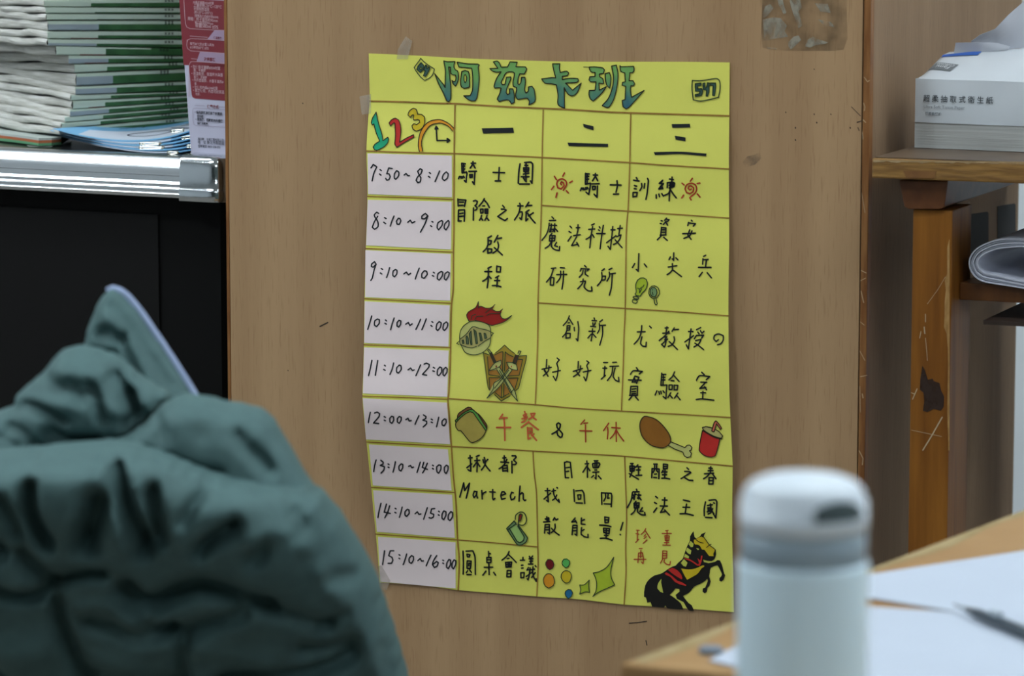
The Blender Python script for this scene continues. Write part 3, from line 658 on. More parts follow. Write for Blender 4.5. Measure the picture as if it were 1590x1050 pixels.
# ------------------------------------------------------------------ near desk with papers
ZN = .712
cN = at_z(962, 1031, ZN); far = at_z(1590, 790, ZN)
eF = (far - cN).normalized(); eN = hd(-22)
M_ndesk = mat('honey varnished wood', 'A07E54', .5, c2='906C44', spec=.3, scale=(7, 7, 60), detail=4)
M_nedge = mat('worn pale edge', '9E8A62', .6, c2='8C784C', scale=(40, 40, 40))
nd_ = thing('wooden_desk', 'honey coloured wooden desk nearest the camera, white papers on it', 'desk', Vector((cN.x, cN.y, 0)))
A, B, Cc, D = cN, cN + eF * .86, cN + eF * .86 + eN * .95, cN + eN * .95 
mb = MB(); q = [A, B, Cc, D]
def prism(mb, q, z0, z1, m=0):
    n = len(q); mb.add([Vector((p.x, p.y, z0)) for p in q] + [Vector((p.x, p.y, z1)) for p in q], [tuple(range(n))[::-1], tuple(range(n, 2 * n))] + [(i, (i + 1) % n, (i + 1) % n + n, i + n) for i in range(n)], m)
prism(mb, q, ZN - .026, ZN)
obj('top', mb, M_ndesk, nd_, bevel=.003)
iN = (eN - eF * eN.dot(eF)).normalized()
mb = MB(); n = 24
e1 = [A + eF * (.01 + .84 * i / n) + iN * .003 for i in range(n + 1)]; e2 = [A + eF * (.01 + .84 * i / n) + iN * (.013 + .004 * math.sin(i * 1.1)) for i in range(n + 1)]
mb.grid([[Vector((p.x, p.y, ZN + .0003)) for p in e] for e in (e1, e2)])
obj('worn_edge', mb, M_nedge, nd_)
prism(mb := MB(), [A + eF * .04 + iN * .05, A + eF * .8 + iN * .05, A + eF * .8 + iN * .07, A + eF * .04 + iN * .07], ZN - .11, ZN - .0262)
obj('apron', mb, M_deskd, nd_)
for f, g in ((.05, .06), (.76, .06), (.05, .85), (.76, .85)):
    p = A + eF * f + eN * g
    obj('leg', MB().box(Vector((p.x, p.y, 0)), eN * .045, iN.cross(Z) * .045, Z * (ZN - .0265)), M_deskd, nd_, bevel=.003)
M_sheet = mat('white paper', 'AFB8C6', .7, var=.03, scale=(12, 12, 12))
def sheet(pts, k, label, bend=0):
    z = ZN + .0012 + k * .0012; P = [at_z(x, y, z) for x, y in pts]; mb = MB(); n = 8
    mb.grid([[lerp4(P, i / n, j / n) + Z * (bend * math.sin(math.pi * i / n) * .5 + bend * (1 - j / n) ** 2) for j in range(n + 1)] for i in range(n + 1)])
    o = obj('paper_sheet', mb, M_sheet, loc=P[0], solid=.0008, smooth=True)
    return tag(o, label, 'paper')
sheet([(1290, 902), (1720, 836), (1800, 1002), (1320, 924)], 0, 'white paper sheet lying furthest back on the near desk, behind the pen', .0)
sheet([(1320, 941), (1700, 965), (1800, 1150), (1280, 1130)], 1, 'white paper sheet on the near desk between the flask and the pen', 0)
sheet([(1101, 1026), (1150, 1000), (1260, 1018), (1240, 1060)], 0, 'corner of a white paper sheet left of the flask', 0)
# pen on the papers
pz_ = ZN + .0075
pa = [at_z(1480, 938, pz_), at_z(1500, 946, pz_), at_z(1518, 953, pz_), at_z(1540, 962, pz_), at_z(1566, 972, pz_), at_z(1600, 986, pz_), at_z(1640, 1003, pz_)]
penr = thing('ballpoint_pen', 'dark grey ballpoint pen lying on the white papers', 'pen', pa[3])
mb = MB(); mb.tube(pa[1:], [.0018, .0034, .0038, .004, .004, .004], 12)
obj('barrel', mb, mat('dark pen plastic', '3A444C', .3), penr, smooth=True)
mb = MB(); mb.tube([pa[0], pa[1]], [.0005, .0017], 10)
obj('tip', mb, mat('pen metal', 'A7AEB4', .3, 1), penr, smooth=True)
mb = MB(); mb.tube([pa[3] + Z * .005, (pa[3] + pa[4]) / 2 + Z * .0052], .0024, 8)
obj('clip', mb, mat('pale pen grip', 'AAB4BC', .4), penr)
mb = MB(); p = at_z(1104, 1005, ZN + .004); mb.lathe(Vector((p.x, p.y, ZN + .0003)), [(0, 0), (.008, 0), (.008, .003), (.006, .004), (0, .004)], 20)
o = obj('grey_spot', mb, mat('dull grey metal', '6E7A88', .5)); tag(o, 'small grey disc on the near desk, left of the flask', 'grey_spot')  # grey spot on the desk top, modelled as a low disc
# ------------------------------------------------------------------ insulated flask, standing on the low side table in front
DB = 1.85
bc = at_depth(1248.5, 742, DB); rb = .0333; k_ = DB / FPX * 1.0
zt_ = bc.z; zb_ = zt_ - .205
fl = thing('insulated_flask', 'pale blue grey insulated flask with white lid, blurred in front of the cabinet', 'flask', Vector((bc.x, bc.y, zb_)))
def z_at(py): return on_plane(1250, py, Vector((bc.x, bc.y - rb, 0)), Vector((0, -1, 0))).z
z1, z2, z3 = z_at(838), z_at(890), z_at(900)
mb = MB(); mb.lathe((bc.x, bc.y, 0), [(0, zb_), (rb * .86, zb_), (rb * .95, zb_ + .003), (rb, zb_ + .01), (rb, z3), (rb * .985, z2), (rb * .93, z2 + .0005)], 64)
obj('body', mb, mat('pale teal powder coat', 'D6ECF8', .42), fl, smooth=True)
mb = MB(); mb.lathe((bc.x, bc.y, 0), [(rb * .9, z2 - .002), (rb * .955, z2 + .0002), (rb * .955, z1 - .0006), (rb * .9, z1)], 64)
obj('collar', mb, mat('grey plastic collar', '8C9DA8', .45), fl, smooth=True)
mb = MB(); mb.lathe((bc.x, bc.y, 0), [(rb * .9, z1 - .0004), (rb * .97, z1), (rb * .975, z1 + .004), (rb * .96, z1 + .014), (rb * .955, zt_ - .0125), (rb * .935, zt_ - .0085), (rb * .885, zt_ - .005), (rb * .8, zt_ - .0022), (rb * .62, zt_ + .0004), (rb * .3, zt_ + .0022), (0, zt_ + .0032)], 64)
obj('lid', mb, mat('white lid', 'CFD9E2', .45), fl, smooth=True)
# push button let into the rim of the lid
mb = MB(); an = [R(-90 + 5 + 8 * i) for i in range(8)]
zz0, zz1 = z_at(820), z_at(783)
rw = []
for i, a in enumerate(an):
    t_ = i / 7; hh = math.sin(math.pi * min(1, t_ * .9 + .1)) ** .6
    rw.append([Vector((bc.x + rr * math.cos(a), bc.y + rr * math.sin(a), zz0 + (zz1 - zz0) * (.15 + f * (.25 + .6 * hh)))) for f, rr in ((0, rb * .93), (0, rb * .99), (1, rb * .975), (1, rb * .9))])
mb.grid(rw); obj('button', mb, mat('grey button', '46565A', .5), fl, smooth=False)
# low side table under it (its top is below the frame)
tc_ = Vector((bc.x, bc.y, 0)); M_tab = mat('table laminate', 'A58A60', .45)
tb = thing('side_table', 'small wooden side table under the insulated flask', 'table', tc_)
obj('top', MB().box(tc_ + Vector((-.10, -.22, zb_ - .025)), (.42, 0, 0), (0, .32, 0), (0, 0, .0245)), M_tab, tb, bevel=.003)
for x in (-.08, .27):
    for y in (-.2, .05): obj('leg', MB().box(tc_ + Vector((x, y, 0)), (.03, 0, 0), (0, .03, 0), (0, 0, zb_ - .0255)), M_deskd, tb)
# writing on the poster: (part name, tile origin x, y, tile scale, colour, pen width in tile units, strokes)
INK = []
def ink(*a): INK.append(a)
ink('lettering', 703, 245, 10, 'black', 24,
 "140,85 145,230;140,85 195,95;150,135 185,130;150,182 185,175;145,235 215,222 222,250 212,300 207,380 180,355;168,95 168,230;90,325 105,290;118,290 132,318;140,290 155,315;165,285 180,308;"
 "285,85 355,85;313,60 313,95 270,160;318,105 348,162;250,212 368,210;262,262 268,308;262,262 305,260 302,303 268,308;280,262 285,300;345,215 338,320 332,412 305,372;"
 "625,227 805,232;722,152 718,240 710,355;660,360 742,360;"
 "1045,95 1025,230 1017,395;1115,75 1215,68 1240,95 1238,220 1230,398 1205,360;1035,407 1190,407;1120,117 1165,120;1138,90 1140,215;1100,160 1105,215;1100,158 1180,158 1175,210 1105,212;1105,185 1175,185;1095,255 1180,240;1065,295 1185,295;1130,225 1135,300 1140,375 1110,340;1095,315 1110,330;"
 "80,640 85,750;80,650 205,658 195,690 182,755;108,690 165,690;90,742 160,738;90,815 85,985;90,812 182,808 185,850 178,985;110,868 160,860;100,912 165,905;90,965 110,985 130,980;"
 "320,672 355,662 382,680 370,725 345,745;345,745 378,775 370,805 345,815;322,780 318,968;490,635 460,690 405,755;490,660 535,710 568,775;465,748 495,748;430,800 435,858;430,800 470,798 468,855 435,860;500,800 505,860;500,798 545,798 540,868 505,862;523,805 523,860;448,895 440,930 415,970;440,935 465,968;532,898 520,935 498,968;525,930 560,972;"
 "775,742 800,772;755,798 805,800 830,815 700,912;700,912 760,950 810,975 848,945;"
 "1040,708 1050,735;1010,748 1090,748;1050,750 1025,860 960,965;1030,845 1075,840 1080,870 1065,960 1040,935;1180,692 1135,762;1150,745 1225,740;1185,812 1135,845;1140,850 1135,980 1165,950;1250,855 1175,905;1160,860 1215,940 1280,1015")
ink('lettering', 703, 350, 10, 'black', 24,
 "600,165 545,195;548,215 548,300 525,355 472,410;555,235 600,240 590,290 555,300;545,365 545,435;545,365 605,368 603,418 550,430;700,158 645,260;690,205 758,195;698,255 712,310 695,380 625,430;645,345 700,395 770,460;"
 "598,640 545,668;498,718 605,718;555,670 550,850 535,970;550,790 525,830 465,868;555,785 595,822;685,632 680,722;685,635 745,645 738,722 683,722;715,785 665,815;650,858 728,858;695,815 685,950;615,935 680,935 748,955")
ink('sun_drawing', 840, 255, 10, 'red', 22,
 "318,320 300,300 318,272 350,290 358,335 310,383 262,365 245,310 265,250 330,228 385,260 397,320 345,405;365,135 337,187;208,187 240,240;445,288 485,263;200,343 163,395;395,412 425,447;250,445 233,515")
ink('lettering', 840, 255, 10, 'black', 24,
 "692,142 690,300;692,148 750,152;700,195 742,188;700,240 740,232;718,150 718,300;690,310 768,295 765,345 742,470 700,435;612,412 630,368 655,395;655,368 680,395;690,362 705,390;715,358 730,380;812,168 878,170;845,145 848,180 800,258;850,195 880,258;790,305 905,302;800,348 805,395;800,345 845,345 840,390 805,395;878,340 870,515 825,465;"
 "1075,322 1245,325;1180,258 1185,340 1165,435;1125,465 1205,463")
ink('lettering', 970, 255, 10, 'black', 24,
 "180,208 195,235;138,248 222,262;150,330 185,342;148,380 180,385;130,445 128,510;130,440 195,440 185,500 130,505;262,300 268,350 235,410;312,300 302,372;355,222 368,250 350,440 330,545;"
 "590,250 535,300 600,303 535,375;585,265 550,300;600,300 545,360;530,385 590,378;585,355 560,380;488,475 490,530;530,465 540,505;575,458 600,495;735,200 735,250;695,232 755,240;735,240 700,420 690,570;662,300 660,365;660,290 740,280 775,295 765,345 690,370;705,300 705,365;730,300 725,360;690,328 770,325;752,300 745,350;705,400 680,455 620,482;715,405 765,480 800,522")
ink('sun_drawing', 970, 255, 10, 'red', 22,
 "1035,385 1010,400 985,375 1000,340 1030,335 1068,365 1060,430 1010,458 960,440 938,385 965,320 1030,295 1095,320 1118,380 1100,440 1025,505;1050,220 1018,265;890,295 925,325;1125,300 1168,293;915,480 885,525;1128,462 1168,510;1010,520 1030,555")
ink('lettering', 838, 325, 10, 'black', 21,
 "190,118 215,145;150,175 248,172;148,215 140,290 105,390 35,482;165,250 200,248;182,230 175,350;180,270 155,350;205,250 262,250;235,225 230,350;230,290 205,345;245,305 278,342;160,310 240,310;190,378 165,400;158,410 150,495;158,408 240,410 232,490 150,492;155,450 235,448;195,410 190,490;180,495 150,560 85,605;190,500 185,580 230,625 305,640 310,580;262,515 230,565 275,580;"
 "470,262 495,290;455,345 485,362;490,420 438,495;595,240 592,330 575,400;568,288 620,285;525,410 630,395;575,425 495,565 590,545;575,515 608,575;"
 "848,225 805,245;760,312 855,305;822,270 800,400 778,600;805,385 780,430 720,465;815,390 845,435;925,270 938,292;912,320 930,332;882,378 1015,378;988,250 960,430 938,615;"
 "1135,268 1115,470 1095,625 1060,575;1105,320 1168,318;1040,518 1185,410;1250,250 1230,390;1210,300 1282,293;1195,425 1262,398 1250,450 1200,520 1145,545;1172,475 1220,530 1280,598")
ink('lettering', 838, 380, 10, 'black', 21,
 "180,368 250,362;215,370 175,490 105,580;170,510 165,625;170,505 222,515 215,628 165,628;320,358 385,362;265,465 418,460;325,412 320,510 265,588;370,412 365,560 345,690;"
 "698,325 722,350;645,368 630,412;650,372 768,380 735,405;675,400 660,455 615,505;710,398 708,460 750,488;675,532 665,600 590,685;632,575 710,565 705,600 690,660 750,715 812,718 805,655;"
 "1005,375 965,405;962,430 968,520 945,580 895,638;975,490 1022,488 1015,545 968,550;1122,365 1075,388;1080,425 1085,490 1045,565;1090,455 1175,443;1125,460 1115,650 1082,785")
ink('lettering', 975, 335, 10, 'black', 22,
 "515,78 535,82;500,120 520,125;600,38 570,72;590,55 640,62 615,90;595,85 550,135;590,100 615,148;520,180 510,300;520,185 590,190 585,300;530,218 580,218;525,258 580,258;500,302 590,298;515,315 455,375;555,335 612,385;"
 "985,72 1000,85;940,105 930,155;945,112 1048,125 1015,162;960,220 930,300;930,300 980,365;995,235 960,310 868,352;852,280 1048,270;"
 "170,590 160,865 130,835;105,745 70,805;255,750 290,795;"
 "712,578 710,695 690,670;660,640 640,680;745,655 775,685;625,798 758,778;690,745 690,840 660,880 608,915;700,845 765,895 832,945;"
 "1208,615 1175,632;1165,668 1160,755;1170,685 1245,678;1218,690 1205,795;1095,803 1290,803;1155,880 1105,945;1230,885 1295,965")
ink('lettering', 838, 480, 10, 'black', 20,
 "460,105 430,180 365,255;458,150 515,240;440,215 465,213;425,262 422,330;425,260 470,258 465,325 420,332;430,295 465,292;420,335 395,390 355,432;408,378 408,455;408,378 475,378 470,445 410,450;535,285 540,340;592,195 605,300 590,495 565,462;"
 "845,138 852,160;812,178 882,182;825,215 830,255;862,212 850,250;790,268 870,275;765,345 860,345;820,305 815,400 798,495;800,390 748,450;830,390 875,440;975,168 930,200;925,225 930,310 897,375;935,255 1022,250;975,262 975,400 932,562")
ink('lettering', 825, 545, 10, 'black', 20,
 "240,135 232,260;165,285 310,255;205,290 260,395;275,232 265,310 185,388;200,300 215,330;400,112 435,140 395,195 415,260 405,380 378,460 340,395;330,330 450,305;"
 "730,165 725,270;650,318 795,272;695,310 750,388;765,232 745,330 655,400;860,155 895,180 860,230 880,290 865,400 845,465 815,405;805,328 925,303;"
 "1120,180 1185,180;1110,268 1170,268;1142,238 1130,400;1085,438 1150,380;1262,178 1322,175;1220,240 1355,235;1265,245 1245,370 1180,460;1300,265 1270,400 1300,450 1360,478 1355,410")
ink('lettering', 975, 485, 10, 'black', 21,
 "215,208 205,310 170,410 95,495;145,305 268,302;218,380 195,490 225,525 280,532 285,465;335,215 362,242;"
 "605,225 590,330;575,245 625,240;540,325 645,322;635,295 570,370 485,438;560,385 605,380 570,430;590,400 590,450 580,510 565,540 520,495;530,495 615,415;720,242 685,295;710,272 785,265;715,380 725,430 690,500 625,530;640,455 700,510 770,580;"
 "980,258 955,450 940,570 905,505;940,300 1010,300;885,460 1020,362;1130,238 1065,270;1085,310 1105,335;1125,285 1140,312;1180,295 1150,325;1060,365 1030,412;1065,360 1175,355 1145,400;1050,440 1135,420 1100,490 1025,540;1040,480 1100,520 1175,580;"
 "1405,425 1370,455 1335,420 1345,360 1410,335 1480,365 1480,430 1440,490 1390,505")
ink('lettering', 965, 555, 10, 'black', 21,
 "232,162 255,195;140,262 182,208 325,218 275,258;210,290 165,385;210,292 270,310 235,405;165,382 240,385;108,350 305,355;205,330 215,375;"
 "145,450 132,590;145,452 250,450 245,580;165,495 225,488;160,535 220,530;160,568 220,562;125,592 250,588;165,600 115,662;215,610 262,665;"
 "625,245 610,435;628,265 688,265;640,310 675,312;635,352 675,352;648,270 645,420;610,435 705,430 695,550 690,645 645,608;550,520 522,585;580,530 590,575;610,525 618,565;645,520 665,550;825,225 790,300 735,350;815,285 895,375;770,362 815,365;738,430 738,500;738,430 790,430 785,498 740,500;818,430 818,505;818,435 875,435 865,505 820,505;765,550 720,625;755,590 790,632;875,555 822,635;860,595 912,662;"
 "1245,232 1285,268;1165,355 1210,285 1370,298 1315,348;1230,385 1322,388;1300,395 1215,485 1310,468;1290,455 1320,505;1230,550 1305,550;1265,530 1260,640;1160,655 1250,645 1435,665")
ink('lettering', 690, 615, 10, 'coral', 24,
 "905,285 855,355;865,340 975,340;925,345 935,480 940,690;810,490 1030,488;"
 "1245,240 1260,285;1225,300 1275,280 1240,350 1205,355;1285,325 1245,390 1200,410;1235,320 1260,330;1340,275 1405,270 1380,320 1310,360;1345,275 1360,320 1425,370;1310,400 1195,488;1305,405 1460,525;1290,490 1300,670 1335,650;1295,500 1360,500 1360,570;1305,535 1355,530;1300,575 1360,570;1330,570 1430,690;1390,590 1355,620")
ink('lettering', 835, 615, 10, 'black', 24,
 "220,592 300,545 345,490 352,440 320,418 292,440 300,490 345,540 385,590 375,635 350,645 310,610 295,545")
ink('lettering', 835, 615, 10, 'red', 19,
 "728,372 668,442;715,425 775,418;740,450 745,715;652,538 842,545")
ink('lettering', 835, 615, 10, 'red', 19,
 "1102,422 1020,540;1085,490 1090,560 1080,668;1215,408 1220,710;1148,490 1280,500;1212,530 1180,600 1125,660;1220,530 1260,600 1335,700")
# drawings: filled areas as (part name, ox, oy, scale, [ (colour, outline) ... ], line colour, pen width, strokes)
DRAW = []
def draw(*a): DRAW.append(a)
draw('bulb_drawing', 975, 390, 10,
 [('lime', "120,560 122,520 150,450 195,418 240,415 285,440 302,490 295,550 265,610 230,640 190,700 130,690 110,668 130,640 128,600")],
 'dark_green', 14, "130,640 110,668 130,690 190,700 230,640 265,610 295,550 302,490 285,440 240,415 195,418 150,450 122,520 120,560 128,600 130,640;150,575 180,590 215,560 235,555 250,525;180,590 180,650 215,585;80,715 92,702 120,700 165,725 160,745 120,740 85,728 80,715;90,728 150,755;70,775 75,755 95,750 140,765 145,790 125,812 85,805 70,790 70,775")
draw('magnifier_drawing', 975, 390, 10,
 [('sage', "345,640 350,590 375,565 415,565 445,600 452,650 430,700 395,712 360,690")],
 'dark_green', 14, "325,640 335,580 370,545 415,538 465,565 487,620 480,680 440,725 390,738 345,710 325,660 325,640;345,640 350,590 375,565 415,565 445,600 452,650 430,700 395,712 360,690 345,640;405,738 412,800 425,832 445,835 455,818 445,780 435,735;380,600 382,605;378,635 390,680")
draw('helmet_drawing', 690, 460, 10,
 [('crimson', "350,330 345,290 370,245 440,205 490,170 528,85 530,150 565,155 640,185 710,185 750,165 785,130 750,200 800,230 860,230 905,200 880,250 870,290 900,340 960,350 1045,300 980,365 900,410 800,440 740,455 690,440 600,405 480,375 390,380 360,350"),
  ('pale_khaki', "385,400 300,460 250,540 238,620 240,690 270,780 320,870 400,905 480,908 560,890 630,850 700,770 715,690 718,620 715,520 690,450 600,405 470,385"),
  ('khaki', "240,670 340,590 440,475 540,500 640,520 718,550 720,640 640,690 520,775 430,800 340,790 250,750"),
  ('dark_sage', "275,685 295,680 305,735 285,738"), ('dark_sage', "335,630 350,615 370,650 375,745 345,745"), ('dark_sage', "385,580 415,540 430,750 410,755"),
  ('dark_sage', "455,515 490,545 515,735 490,740"), ('dark_sage', "540,570 565,575 590,690 560,695"), ('dark_sage', "615,575 640,580 658,650 628,660")],
 'dark_green', 12, "385,400 300,460 250,540 238,620 242,740 270,780 320,870 400,905 480,910 560,892 630,850 700,770 715,690 715,640;718,540 712,490 690,450 600,405 470,385 385,400;240,670 340,590 440,475 540,500 640,520 718,550 720,640 640,690 525,775;250,750 340,790 430,800 500,780;240,690 190,735 230,752;720,555 762,575 725,620;"
 "350,330 345,290 370,245 440,205 490,170 528,85 530,150 525,185 565,155 640,185 710,185 750,165 785,130;640,260 680,220 750,180;735,205 800,235 860,235 905,200;655,300 720,270 870,268 880,250;870,270 870,310 900,345 960,350 1045,300 980,365 900,410 800,440 740,455 690,440 600,405 480,375;350,330 385,395;600,310 500,315 470,360;485,280 430,300 415,365;"
 "275,685 295,680 305,735 285,738 275,685;335,630 350,615 370,650 375,745 345,745 335,630;385,580 415,540 430,750 410,755 385,580;455,515 490,545 515,735 490,740 455,515;540,570 565,575 590,690 560,695 540,570;615,575 640,580 658,650 628,660 615,575")
draw('shield_drawing', 690, 530, 10,
 [('mustard', "605,178 690,210 790,185 870,120 935,60 1010,130 1090,190 1170,230 1275,222 1265,300 1210,500 1150,730 1100,790 1010,850 885,930 780,830 690,750 665,640 625,330"),
  ('ochre', "668,240 780,215 870,170 910,165 905,520 695,525"), ('ochre', "955,170 1070,240 1215,280 1160,530 950,535"), ('ochre', "695,570 900,575 880,870 800,800 705,730"), ('ochre', "940,575 1145,570 1095,740 1000,810 925,850"),
  ('pale_khaki', "700,445 775,345 880,292 885,350 850,400 800,450"), ('pale_khaki', "965,325 1060,330 1115,360 1135,450 1060,440 1000,405"),
  ('pale_khaki', "1000,420 1050,450 960,560 905,640 850,710 660,885 770,650 880,560"), ('pale_khaki', "815,440 850,395 960,560 1080,745 1135,930 1030,800 900,600"),
  ('umber', "700,190 735,175 800,320 770,340"), ('umber', "1105,210 1155,215 1110,355 1060,335"), ('pale_khaki', "672,140 690,122 730,175 705,190"), ('pale_khaki', "1140,190 1155,150 1190,155 1165,210"),
  ('maroon', "795,375 815,375 818,405 795,408"), ('red', "1040,378 1052,382 1045,408 1034,402")],
 'dark_green', 13, "605,178 690,210;790,185 870,120 935,60 1010,130 1090,190;1165,230 1275,222 1265,300 1210,500 1150,730 1110,765;605,178 625,330 665,640 680,720 700,760;780,830 885,930 1020,850;668,240 690,520 860,545;780,215 870,170 905,165;945,165 1000,210 1070,240;1140,280 1215,285 1160,530 990,540;695,570 705,740;695,565 860,565;990,572 1145,570 1095,740;910,170 905,460;945,170 935,460;890,690 885,870;925,660 920,870;790,800 885,880 1000,815;"
 "700,445 775,345 880,292 885,350 850,400 700,460 700,445;965,325 1060,330 1115,360 1135,450 1060,440 1000,405 965,325;1000,420 850,600 770,650 760,740 660,885 850,710 1050,450;1000,450 780,730;815,440 960,670 1030,800 1135,930 1080,745 850,395;855,450 1050,800;1030,800 1080,745;700,190 770,340 800,320 735,175;672,140 690,122 730,175 705,190 672,140;1105,210 1060,335 1110,355 1155,215;1140,190 1155,150 1190,155 1165,210")
draw('sandwich_drawing', 690, 615, 10,
 [('bread', "200,370 215,280 300,215 370,172 410,180 440,210 500,260 540,290 620,390 660,460 655,520 620,500 470,260 380,230 230,370"),
  ('leaf_green', "170,380 220,330 300,260 390,215 450,215 500,270 600,430 655,520 640,550 560,440 465,300 430,255 350,270 250,350 185,410"),
  ('crust', "185,410 250,340 330,275 400,245 445,260 480,300 645,550 600,625 520,690 430,728 395,710 320,620 250,535 215,538 180,490 172,440")],
 'ink_brown', 14, "185,410 250,340 330,275 400,245 445,260 480,310 645,545 600,625 520,690 430,728 395,710 320,620 250,535 215,538 180,490 172,440 185,410;200,370 215,280 300,215 370,172 410,180 440,210 500,260 540,290 620,390 660,460 655,520 640,545;170,380 175,405;170,380 220,330 300,262 390,215 450,215 500,270;525,290 640,470 655,500")
draw('drumstick_drawing', 985, 630, 10,
 [('chicken', "155,165 240,178 320,205 400,265 480,355 540,445 565,515 555,580 520,620 450,655 370,648 280,625 210,580 135,500 100,420 85,320 100,230"),
  ('pale_khaki', "570,565 680,610 785,652 820,615 860,612 895,650 880,690 855,700 885,740 875,790 820,808 775,780 755,725 640,680 530,620")],
 'ink_brown', 14, "155,165 240,178 320,205 400,265 480,355 540,445 565,515 555,580 520,620 450,655 370,648 280,625 210,580 135,500 100,420 85,320 100,230 155,165;570,565 680,610 785,652 820,615 860,612 895,650 880,690 855,700 885,740 875,790 820,808 775,780 755,725 640,680 530,620")
draw('cup_drawing', 985, 630, 10,
 [('scarlet', "1055,390 1130,425 1210,470 1325,520 1300,640 1255,780 1200,800 1100,780 1020,720 1005,690 1020,560"),
  ('khaki', "1055,340 1110,325 1200,345 1310,400 1370,470 1360,515 1250,490 1130,425 1060,385"),
  ('salmon', "1200,390 1240,260 1265,235 1310,280 1355,355 1335,370 1275,280 1240,405")],
 'ink_brown', 14, "1055,390 1020,560 1005,690 1020,720 1100,780 1200,800 1255,780 1300,640 1325,520;1055,340 1110,325 1200,345;1265,375 1310,400 1370,470 1350,510 1250,480 1150,430 1070,375 1055,340;1055,385 1130,430 1250,495 1360,520;1200,390 1240,260 1265,235 1310,280 1355,355 1335,370 1275,280 1240,405 1205,400")
ink('lettering', 700, 695, 10, 'black', 23,
 "298,125 308,280 310,370 265,345;272,165 330,160;248,315 325,255;440,122 395,140;370,205 450,198;405,165 410,240 405,378;405,225 350,300;412,235 450,295;500,190 512,240;575,185 540,220;520,155 535,230 520,290 475,350;535,270 570,320 610,365;"
 "830,130 830,230;805,165 855,160;775,225 900,235;870,185 820,280 750,330;805,290 808,370;805,285 875,278 880,375;825,325 865,320;820,365 865,362;950,130 1005,130 1015,150 975,195 1020,240 1005,262 965,265;948,215 950,395;"
 "200,550 170,660 138,770;200,550 215,670 290,555;290,560 265,680 238,788;405,690 365,680 345,740 360,780 395,740 405,685 400,750 415,785;480,668 488,800;490,740 510,705 545,690;650,655 650,790 660,815 685,790;605,690 688,695;775,750 850,720 830,690 795,690 775,750 790,805 845,790;970,705 945,695 925,750 940,815 985,795 995,765;1075,600 1065,720 1060,835;1070,735 1105,700 1125,720 1125,800 1145,825 1165,815")
draw('lighter_drawing', 700, 780, 10,
 [('sage', "865,410 985,290 1050,340 1190,555 1175,610 1105,662 1035,662"), ('mint', "910,410 1000,345 1140,545 1130,590 1070,630 1030,610"), ('crimson', "1062,195 1085,180 1110,200 1080,290 1050,295"),
  ('pale_khaki', "1000,330 1040,330 1050,370 1020,375")],
 'dark_green', 17, "985,290 865,410 1035,662 1105,662;1040,350 1190,555 1175,610 1105,662;910,410 1000,345;910,410 890,425;910,410 1030,610 1070,630 1130,590 1140,545 1040,370;1000,270 1010,200 1080,152 1140,170 1175,250 1165,320 1120,360 1060,350;1062,195 1085,180 1110,200 1080,290 1050,295 1062,195;1050,295 1045,350;985,295 1020,350")
ink('lettering', 700, 835, 10, 'black', 22,
 "190,210 195,400 192,565;235,210 340,205 375,300 380,570;250,260 255,295 285,300 298,265 250,258;255,360 250,475;255,360 315,365 305,478 250,478;285,400 300,400;280,400 280,440;275,480 290,490;260,515 240,545;295,510 320,540;250,575 315,575;"
 "585,215 590,310;590,245 615,250;558,310 560,385;558,310 625,308 622,388 560,388;570,345 615,345;518,462 650,460;590,390 595,575;545,520 495,585;665,540 695,585;"
 "905,215 870,285 795,350;895,265 955,320 1015,385;875,325 905,322;850,385 858,455;850,385 945,380 935,455 858,460;890,385 890,455;860,420 940,418;915,385 912,455;875,515 870,610;875,512 935,512 930,608 870,610;880,562 930,560;"
 "1120,308 1120,335;1078,352 1145,350;1095,430 1120,428;1098,475 1122,472;1085,550 1088,625;1085,548 1140,545 1132,622 1088,625;1220,290 1230,315;1270,285 1250,315;1215,330 1275,328;1225,370 1270,365;1205,412 1275,412;1245,320 1240,410;1205,465 1185,500;1180,505 1300,490;1230,470 1215,600 1200,655 1185,640;1170,605 1250,545;1275,455 1270,540 1290,620 1325,680 1325,640;1310,545 1255,620;1310,435 1322,450")
ink('lettering', 830, 700, 10, 'black', 22,
 "465,180 478,420;465,185 500,170 555,180 565,280 580,420;490,265 545,258;490,325 530,318;480,418 530,420;"
 "812,160 815,200;785,205 840,200;820,205 822,415;815,235 750,335;825,260 860,310;925,155 985,155;900,205 910,262;905,200 1000,190 1015,210 990,260 915,265;940,165 940,260;968,165 968,260;935,300 965,300;905,335 1000,330;955,335 955,440 940,420;920,385 885,415;990,390 1035,440")
